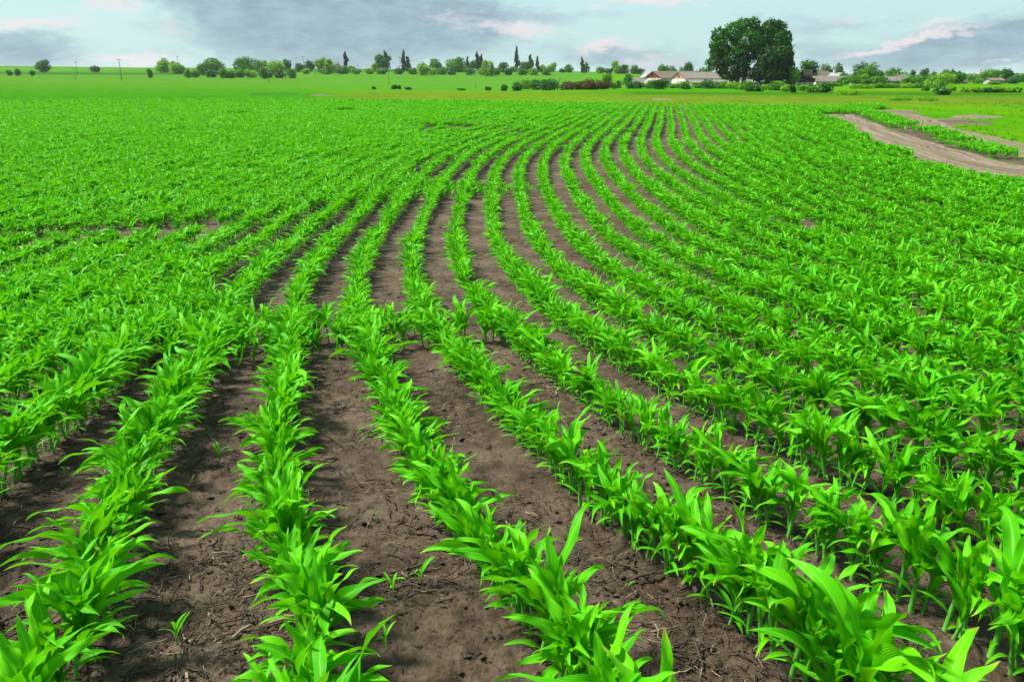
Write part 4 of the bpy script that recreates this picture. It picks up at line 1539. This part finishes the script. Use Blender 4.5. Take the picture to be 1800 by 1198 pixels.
# -- shrubs along the meadow edge: (x, width, top, base, leaves, label)
SHRUBS = [
    (858, 10, 152, 159, 'mid', 'tiny dark green shrub alone at the left start of the shrub line'),
    (886, 10, 148, 160, 'mid', 'small forked sapling-like shrub left of the first dark shrub'),
    (909, 15, 145, 160, 'deep', 'first dark shrub of the line'),
    (924, 19, 139, 157, 'yel', 'bright lime shrub behind the first dark shrub'),
    (944, 24, 141, 158, 'big', 'dense dark shrub left half of the black-green pair'),
    (966, 28, 140, 159, 'deep', 'dense dark shrub right half of the black-green pair with pale stems'),
    (1000, 26, 144, 158, 'brown', 'brown-leaved shrub at the left of the brown hedge'),
    (1022, 26, 143, 158, 'brown', 'brown-leaved shrub in the middle of the brown hedge'),
    (1043, 28, 140, 158, 'brown', 'olive brown shrub in front of the lone field tree'),
    (1063, 22, 143, 157, 'brown', 'olive brown shrub at the right of the brown hedge'),
    (1079, 12, 146, 156, 'mid', 'small thin shrub left of the white barn bushes'),
    (1088, 9, 142, 155, 'mid', 'narrow upright shrub left of the small white barn'),
    (1113, 21, 143, 156, 'deep', 'dark shrub in front of the small white barn'),
    (1127, 14, 144, 156, 'deep', 'dark shrub between the small white barn and the red-gabled barn'),
    (1145, 20, 142, 156, 'mid', 'rounded shrub under the red gable'),
    (1161, 24, 140, 157, 'big', 'big dark rounded shrub right of the red gable'),
    (1187, 16, 147, 155, 'mid', 'light shrub under the pink gable'),
    (1206, 20, 143, 157, 'mid', 'tall leafy shrub right under the pink-gabled barn wall'),
    (1228, 11, 146, 155, 'mid', 'upright shrub before the low white wall of the long barn'),
    (1247, 28, 141, 156, 'deep', 'wide dark shrub before the long roof'),
    (1270, 22, 144, 156, 'mid', 'light green shrub left of the biggest tree trunk'),
    (1290, 20, 144, 156, 'yel', 'lime shrub below the trunk of the biggest tree'),
    (1312, 22, 143, 158, 'mid', 'green shrub right of the trunk of the biggest tree'),
    (1327, 24, 147, 161, 'big', 'dark spreading shrub before the blackish tree'),
    (1349, 14, 149, 158, 'yel', 'pale reedy shrub between two dark ones'),
    (1366, 24, 143, 159, 'mid', 'light leafy shrub under the blackish tree'),
    (1384, 16, 149, 161, 'yel', 'lime shrub before the light green tree'),
    (1396, 9, 150, 163, 'deep', 'small dark shrub left of the tower house'),
    (1415, 18, 148, 160, 'mid', 'leafy shrub in front of the tower house'),
    (1433, 20, 149, 163, 'mid', 'leafy shrub in front of the white barn gable'),
    (1454, 19, 145, 163, 'deep', 'dark bush standing forward before the long low barn'),
    (1472, 22, 145, 152, 'mid', 'low bush against the wall of the long low barn'),
    (1660, 21, 152, 167, 'deep', 'dark-bottomed bush standing forward alone in the meadow'),
    (1675, 12, 151, 160, 'yel', 'pale bush right behind the dark-bottomed bush'),
    (1631, 9, 153, 160, 'deep', 'tiny dark bush left of the dark-bottomed bush'),
    (1505, 20, 147, 156, 'yel', 'leftmost lime bush of the village hedge'),
    (1526, 22, 148, 156, 'yel', 'second lime bush of the village hedge'),
    (1549, 22, 146, 155, 'mid', 'green bush below the dark low tree in the village hedge'),
    (1570, 20, 146, 155, 'mid', 'green bush under the grey roofed house'),
    (1592, 22, 146, 155, 'yel', 'lime bush under the pale gabled house'),
    (1613, 20, 146, 155, 'mid', 'green bush left of the pinkish stones'),
    (1636, 20, 144, 155, 'yel', 'lime bush around the pinkish stones'),
    (1655, 20, 143, 154, 'mid', 'green bush at the right end of the village hedge'),
    (1704, 17, 154, 162, 'mid', 'first bush of the low right hedge from the left'),
    (1721, 18, 153, 163, 'yel', 'second bush of the low right hedge from the left'),
    (1738, 18, 154, 163, 'deep', 'third bush of the low right hedge from the left'),
    (1755, 18, 153, 163, 'mid', 'fourth bush of the low right hedge from the left'),
    (1772, 17, 154, 163, 'yel', 'fifth bush of the low right hedge from the left'),
    (1789, 17, 154, 163, 'mid', 'sixth bush of the low right hedge from the left'),
    (656, 6, 152.5, 157, 'deep', 'tiny dark bush left of the pole in the rising field'),
    (692, 8, 149.5, 157, 'deep', 'larger tiny bush right of the pole in the rising field'),
    (701, 5, 150, 157, 'deep', 'narrow tiny bush second right of the pole'),
    (717, 10, 153, 158, 'deep', 'low scrub third right of the pole in the rising field'),
    (811, 12, 155, 159, 'mid', 'low scrub left of the pole at the foot of the bright field'),
]
for px, w, top, base, mat, lab in SHRUBS:
    x, y, z = hit(px, base)
    tree(px, min(y, 300), w, top, base, 'bush', mat, lab, 'shrub', 'shrubs along the meadow edge', nleaf=None)

# grassy mounds in the meadow
for px, w, top, base, lab in [(1577, 42, 168.5, 176, 'long low mound overgrown with bright grass in the meadow'), (1628, 26, 171, 177, 'shorter grassy mound right of the long one'),
                              (1490, 34, 158, 167, 'ragged grassy mound right of the forward dark bush')]:
    x, y, z = hit(px, base)
    mpp = y / FPX
    R = random.Random(px)
    lob = [(R.uniform(-.4, .4) * w * mpp, R.gauss(0, .6), 0.02, w * mpp * R.uniform(.15, .3), 1.2, (base - top) * mpp * R.uniform(.6, 1.0)) for i in range(9)]
    root = empty('grass_mound', (x, y, z - .05))
    obj('foliage', crown_mesh(R, lob, 1500, .16, M['grass'], .3), root)
    tag(root, lab, 'grass mound')

# ------------------------------------------------------------------ buildings
def house(name, px, Yd, label, cat, L, W, eave, ridge, ang, roofm, wallm, gable=None, group=None, chimney=False, windows=2, door=True, lean=0.0, base_drop=0.0):
    """gabled building; local x runs along the ridge, the gable at x = 0 faces -x; (px, Yd) is the near gable corner"""
    x, y, z = far(px, Yd)
    base_drop = .95 if name in ('long_barn', 'small_barn') else .6 if Yd < 340 else .5
    root = empty(name, (x, y, z - base_drop), ang)
    h = W / 2
    w = MB()
    th = .3
    w.poly([(0, 0, -1), (0, W, -1), (L, W, -1), (L, 0, -1), (0, 0, eave), (0, W, eave), (L, W, eave), (L, 0, eave), (0, h, ridge), (L, h, ridge)],
           [(0, 4, 8, 5, 1), (3, 2, 6, 9, 7), (0, 3, 7, 4), (1, 5, 6, 2)])
    w.build('wall', M[wallm], root)
    o, t = .35, .14
    sl = (ridge - eave) / h

    def slab(y0, z0, y1, z1):
        return [(-o, y0, z0), (L + o, y0, z0), (L + o, y1, z1), (-o, y1, z1), (-o, y0, z0 + t), (L + o, y0, z0 + t), (L + o, y1, z1 + t), (-o, y1, z1 + t)]
    fc = [(0, 3, 2, 1), (4, 5, 6, 7), (0, 1, 5, 4), (1, 2, 6, 5), (2, 3, 7, 6), (3, 0, 4, 7)]
    r = MB()
    r.poly(slab(-o, eave - o * sl + .03, h, ridge + .03), fc)
    r.poly(slab(W + o, eave - o * sl + .03, h, ridge + .03), [tuple(reversed(f)) for f in fc])
    rf = r.build('roof', M[roofm], root)
    if chimney:
        MB().box(L * .4, L * .4 + .6, h - .3, h + .3, ridge - .5, ridge + 1.1).build('chimney', M['wall'], rf)
    if lean:
        # lower lean-to along the near side
        lw = MB()
        zl = eave - .25
        lw.poly([(0, -lean, -1), (L, -lean, -1), (L, -lean, zl - lean * .22), (0, -lean, zl - lean * .22), (0, 0, -1), (0, 0, zl), (L, 0, -1), (L, 0, zl)],
                [(0, 1, 2, 3), (0, 3, 5, 4), (1, 6, 7, 2)])
        le = lw.build('lean_to', M[wallm], root)
        MB().poly([(-o, -lean - .4, zl - lean * .22 - .1), (L + o, -lean - .4, zl - lean * .22 - .1), (L + o, -.02, zl - .02), (-o, -.02, zl - .02),
                   (-o, -lean - .4, zl - lean * .22 + .03), (L + o, -lean - .4, zl - lean * .22 + .03), (L + o, -.02, zl + .11), (-o, -.02, zl + .11)], fc).build('lean_to_roof', M[roofm], le)
    if gable:
        # boarded or brick triangle, 3 cm proud of the end wall
        g = MB()
        b0 = eave + .02
        g.poly([(-.03, W * .06, b0), (-.03, W * .94, b0), (-.03, h, ridge - .12 * sl)], [(0, 2, 1)])
        g.poly([(-.03, W * .06, b0), (-.03, W * .94, b0), (0, W * .94, b0), (0, W * .06, b0)], [(0, 1, 2, 3)])
        gp = g.build('gable_panel', M[gable], root)
        MB().box(-.06, -.03, h - .5, h + .5, eave + .35, eave + (ridge - eave) * .55).build('hatch', M['darkwood'], gp)
    for i in range(windows):
        xx = L * (i + .7) / (windows + .4)
        yy = -lean - .03 if lean else -.03
        zz = eave * .38 if not lean else .7
        wn = MB().box(xx - .7, xx + .7, yy, yy + .02, zz, zz + min(1.1, eave * .42)).build('window', M['glass'], root)
        MB().box(xx - .85, xx + .85, yy - .06, yy, zz - .12, zz - .002).build('sill', M['greywall'], wn)
    if door:
        dr = MB().box(-.045, -.01, h - 1.2, h + 1.2, -.2, min(2.4, eave * .8)).build('door', M['greywall'], root)
        MB().box(-.1, -.046, h + .85, h + .95, 1.0, 1.3).build('handle', M['darkwood'], dr)
    tag(root, label, cat, group)
    return root


GB = 'farm and village buildings'
A = math.radians
# ang is the heading of the ridge from +X; the gable end faces left towards the camera
house('small_barn', 1125, 285, 'small low white barn at the left end of the farm', 'barn', 11, 7.5, 1.9, 3.6, A(38), 'roof', 'wall', None, GB, windows=1)
house('red_gabled_barn', 1163, 276, 'barn with a dark red boarded gable and grey-brown roof', 'barn', 18, 8.4, 3.0, 5.1, A(32), 'brownroof', 'wall', 'red', GB, windows=1)
house('long_barn', 1206, 262, 'long grey-roofed barn with a pink brick gable running behind the big trees', 'barn', 46, 8.6, 3.1, 5.0, A(20), 'roof', 'wall', 'pinkb', GB, windows=5, lean=4.2)
house('far_barn', 1140, 455, 'pale sheet-roofed barn behind the red-gabled barn', 'barn', 9, 8, 3.4, 5.6, A(25), 'tinroof', 'wall', None, GB, windows=1)
house('far_shed', 1177, 440, 'tiny tan-roofed shed behind the pink-gabled barn', 'shed', 6, 4, 2.2, 3.2, A(10), 'brownroof', 'wall', None, GB, windows=1)
house('far_house', 1193, 440, 'low white house with a dark roof behind the long barn', 'house', 9, 6, 2.6, 4.2, A(15), 'roof', 'wall', None, GB)
house('far_cottage', 1221, 440, 'white gabled house with a pale roof above the long barn roof', 'house', 8, 6.5, 3.2, 5.6, A(30), 'brownroof', 'wall', None, GB, chimney=True)
house('white_cottage', 1254, 440, 'small white house peeping out left of the biggest tree', 'house', 7, 5.5, 2.8, 4.6, A(25), 'tinroof', 'wall', None, GB)
house('long_low_barn', 1436, 246, 'long low white barn with a tan-grey roof right of the tower house', 'barn', 13.5, 5.2, 1.6, 3.0, A(16), 'roof', 'wall', None, GB, windows=3)
house('roof_house', 1459, 300, 'pale-roofed house showing over the long low barn', 'house', 6, 4.5, 3.0, 4.2, A(8), 'tinroof', 'wall', None, GB, chimney=True, windows=1)
house('brown_roof_house', 1440, 300, 'brown-roofed house between the tower house and the long low barn', 'house', 4, 4, 3.2, 4.8, A(8), 'brownroof', 'wall', None, GB, windows=1)
house('small_roof_house', 1490, 310, 'small grey roof left of the twin-crowned tree', 'house', 5, 4, 2.6, 3.8, A(8), 'roof', 'greywall', None, GB, windows=1)
house('grey_roof_house', 1562, 262, 'low house with a weathered grey roof below the domed tree', 'house', 4.2, 4, 1.7, 2.8, A(8), 'roof', 'wall', None, GB)
house('pale_gable_house', 1582, 285, 'pale house with a gabled front right of the grey roofed house', 'house', 5, 4.2, 2.2, 3.6, A(25), 'roof', 'wall', None, GB)
house('little_hut', 1692, 300, 'little brown-roofed hut right of the dense round tree', 'hut', 3, 2.6, 1.2, 2.2, A(20), 'brownroof', 'greywall', None, GB, chimney=True, windows=1)
house('flat_roof_house', 1744, 280, 'low house with a broad tan roof near the right edge', 'house', 4.6, 4, 1.7, 2.4, A(5), 'brownroof', 'greywall', None, GB)
house('right_edge_cottage', 1787, 300, 'tiny white gabled cottage close to the right edge', 'house', 2.6, 2.4, 1.6, 2.9, A(60), 'tinroof', 'wall', None, GB, windows=1)
house('industrial_hall', 1719, 780, 'pale grey industrial hall at the foot of the far brick tower', 'hall', 9, 9, 2.4, 4.6, A(10), 'tinroof', 'greywall', None, GB, windows=2)


def tower_house():
    x, y, z = far(1410, 238)
    root = empty('tower_house', (x, y, z - .35), A(6))
    MB().box(0, 3.7, 0, 3.2, -1, 1.25).build('wall', M['wall'], root)
    MB().box(.75, 1.45, -.04, -.01, -.3, 1.1).build('door', M['brownroof'], root)
    for xx in (2.35, 3.1):
        wn = MB().box(xx - .2, xx + .2, -.03, -.005, .25, .9).build('window', M['glass'], root)
        MB().box(xx - .26, xx + .26, -.08, -.031, .18, .248).build('sill', M['wall'], wn)
    # dark timber upper floor with a broad skirt roof, then the tower room and its gable
    MB().box(.45, 3.9, -.25, 3.3, 1.252, 2.35).build('upper_floor', M['darkwood'], root)
    MB().box(.7, 1.95, -.30, -.252, 1.42, 1.72).build('sign_board', M['magenta'], root)
    MB().poly([(-1.2, -.6, 1.55), (.448, -.6, 1.95), (.448, 3.4, 1.95), (-1.2, 3.4, 1.55), (-1.2, -.6, 1.65), (.448, -.6, 2.05), (.448, 3.4, 2.05), (-1.2, 3.4, 1.65)],
              [(0, 3, 2, 1), (4, 5, 6, 7), (0, 1, 5, 4), (1, 2, 6, 5), (2, 3, 7, 6), (3, 0, 4, 7)]).build('porch_roof', M['brownroof'], root)
    tr = MB().box(.9, 3.2, .2, 2.6, 2.352, 3.25).build('tower_room', M['darkwood'], root)
    for xx in (1.55, 2.6):
        wn = MB().box(xx - .35, xx + .35, .15, .198, 2.55, 3.05).build('window', M['teal'], tr)
        MB().box(xx - .04, xx + .04, .12, .148, 2.55, 3.05).build('glazing_bar', M['wall'], wn)
    fc = [(0, 3, 2, 1), (4, 5, 6, 7), (0, 1, 5, 4), (1, 2, 6, 5), (2, 3, 7, 6), (3, 0, 4, 7)]
    r = MB()
    for s in (0, 1):
        y0, y1 = (-.25, 1.4) if not s else (3.05, 1.4)
        p = [(.2, y0, 3.0), (3.1, y0, 3.0), (3.45, y1, 4.5), (.75, y1, 4.5)]
        p += [(a, b, c + .1) for a, b, c in p]
        r.poly(p, fc if not s else [tuple(reversed(f)) for f in fc])
    r.build('roof', M['brownroof'], root)
    tag(root, 'tower house of dark timber over white walls with a magenta board and tan roof', 'house', GB)


tower_house()


def brick_tower():
    x, y, z = far(1722.5, 900)
    root = empty('brick_tower', (x, y, z))
    mb = MB()
    mb.tube([(0, 0, -1), (0, 0, 3), (0, 0, 7.2)], [1.0, .85, .62], 12)
    mb.build('shaft', M['brickred'], root, True)
    MB().tube([(0, 0, 6.6), (0, 0, 7.4)], [.85, .85], 12).build('rim', M['brickred'], root)
    tag(root, 'far brick chimney tower standing over the hazy skyline at right', 'tower')


brick_tower()
for px, w, top, lab in [(1711, 1.6, 127.8, 'left grey silo of a pair on the hazy skyline'), (1714.5, 1.4, 127.8, 'right grey silo of a pair on the hazy skyline'), (1731, 2.6, 127.5, 'squat grey silo right of the far brick tower')]:
    x, y, z = far(px, 880)
    mpp = 880 / FPX
    H = CAM_H + ray(px, top)[2] * 880 - z
    root = empty('silo', (x, y, z))
    MB().tube([(0, 0, -1), (0, 0, H * .88)], [w * mpp * .7] * 2, 12).build('body', M['greywall'], root, False)
    MB().tube([(0, 0, H * .88 + .004), (0, 0, H)], [w * mpp * .78, w * mpp * .2], 12).build('cone_roof', M['tinroof'], root)
    tag(root, lab, 'silo', 'silos on the skyline')

# ------------------------------------------------------------------ poles, stakes, stones
POLES = [(213, 103, 140, 'pole', 'tallest pale pole standing in the left fields against the pink cloud'), (471.5, 115, 147, 'pole', 'pale pole in front of the lime green trees'),
         (683, 118, 156, 'pole', 'pale pole in front of the wide dark tree with a spire'), (836, 127, 158, 'pole', 'pale pole in the bright striped field below the poplar pair'),
         (132, 119, 129, 'pole', 'short faint pole between the two lone dark trees'), (137, 108, 118, 'darkpole', 'thin far pole rising over the left skyline'),
         (535, 98, 122, 'darkpole', 'thin dark mast above the low blue-green shrub'), (555, 105, 124, 'darkpole', 'bare dark post between blue-green and yellow-green trees'),
         (704, 100, 122, 'darkpole', 'thin far pole left of the slim poplar'), (316, 98, 112, 'darkpole', 'thin far pole behind the loose yellow-green tree'),
         (630, 114, 121, 'darkpole', 'short far pole right of the purple poplar'), (979.5, 136, 150, 'darkpole', 'slanting dark post at the right end of the black-green shrubs'),
         (1438, 127, 142, 'pole', 'pole standing before the roof of the long low barn'), (1387, 134, 152, 'pole', 'pole beside the light green tree and the black-green clump'),
         (1577, 128, 142, 'pole', 'thin pole in front of the domed tree')]
for px, top, base, mat, lab in POLES:
    if px > 1300: Yd = 232
    elif px == 979.5: Yd = 200
    else:
        Yd = 330 if mat == 'pole' else 520
    x, y, z = far(px, Yd)
    ztop = CAM_H + ray(px, top)[2] * Yd
    H = ztop - z
    lean = .25 if px == 979.5 else 0
    root = empty('utility_pole', (x, y, z), 0)
    r = .13 if px == 213 else .09 if Yd < 500 else .11
    MB().tube([(0, 0, -.5), (lean * H * .4, 0, H * .5), (lean * H, 0, H)], [r * 1.2, r, r * .75], 8).build('pole', M[mat], root, True)
    if px not in (555, 979.5):
        MB().box(-.8, .8, -.06, .06, H - .55, H - .40).build('crossarm', M[mat], root)
        for sx in (-.65, .65):
            MB().tube([(sx, 0, H - .398), (sx, 0, H - .2)], [.06, .05], 6).build('insulator', M['glass'], root)
    tag(root, lab, 'pole', 'poles in the fields')

for i in range(24):
    px = 440 + i * 3.6
    x, y, z = hit(px, 168.2 - .02 * i + .4 * math.sin(i * 2.1))
    o = MB().tube([(0, 0, -.1), (.01, 0, .22), (.02 * math.sin(i), 0, .42)], [.03, .028, .02], 6).build('stake', M['greybark'], None, True, (x, y, z))
    tag(o, 'short grey stake in the row of stakes in the hazy green field', 'stake', 'row of grey stakes in the hazy field')

import bmesh
for k, (px, py, s, lab) in enumerate([(1495, 151.5, .45, 'white boulder at the foot of the leftmost lime bush'), (1555, 154.5, .42, 'white boulder below the dark low tree'),
                                      (1575, 153.8, .5, 'long white boulder below the domed tree'), (1640, 150, .6, 'pinkish stone block among the lime bushes'),
                                      (1647, 147, .45, 'small white stone right above the pinkish stone block')]):
    x, y, z = hit(px, py)
    bm = bmesh.new()
    bmesh.ops.create_icosphere(bm, subdivisions=3, radius=1)
    for v in bm.verts:
        q = v.co
        d = .7 + .5 * float(fbm(np.array([q.x * 1.5 + k * 9 + q.z]), np.array([q.y * 1.5 + q.z]), 3)[0])
        v.co = Vector((q.x * d * s * 1.5, q.y * d * s, q.z * d * s * .9 + s * .4))
    me = bpy.data.meshes.new('boulder')
    bm.to_mesh(me)
    bm.free()
    me.materials.append(M['stone'] if k != 3 else M['pinkb'])
    tag(obj('boulder', me, None, (x, y, z)), lab, 'stone', 'pale stones at the village hedge')

# ------------------------------------------------------------------ thin haze over the whole place
hz = bpy.data.materials.new('haze_air')
hz.use_nodes = True
hz.node_tree.nodes.clear()
_o = hz.node_tree.nodes.new('ShaderNodeOutputMaterial')
_v = hz.node_tree.nodes.new('ShaderNodeVolumePrincipled')
_v.inputs['Color'].default_value = (.93, .97, 1, 1)
_v.inputs['Density'].default_value = .00007
_v.inputs['Anisotropy'].default_value = .2
hz.node_tree.links.new(_v.outputs[0], _o.inputs['Volume'])
zlow = float(_TZ.min())
tag(MB().box(-9600, 9600, -9600, 9600, zlow - 1.6, 32).build('haze', hz), 'thin pale haze over the far fields', 'haze', kind='stuff')
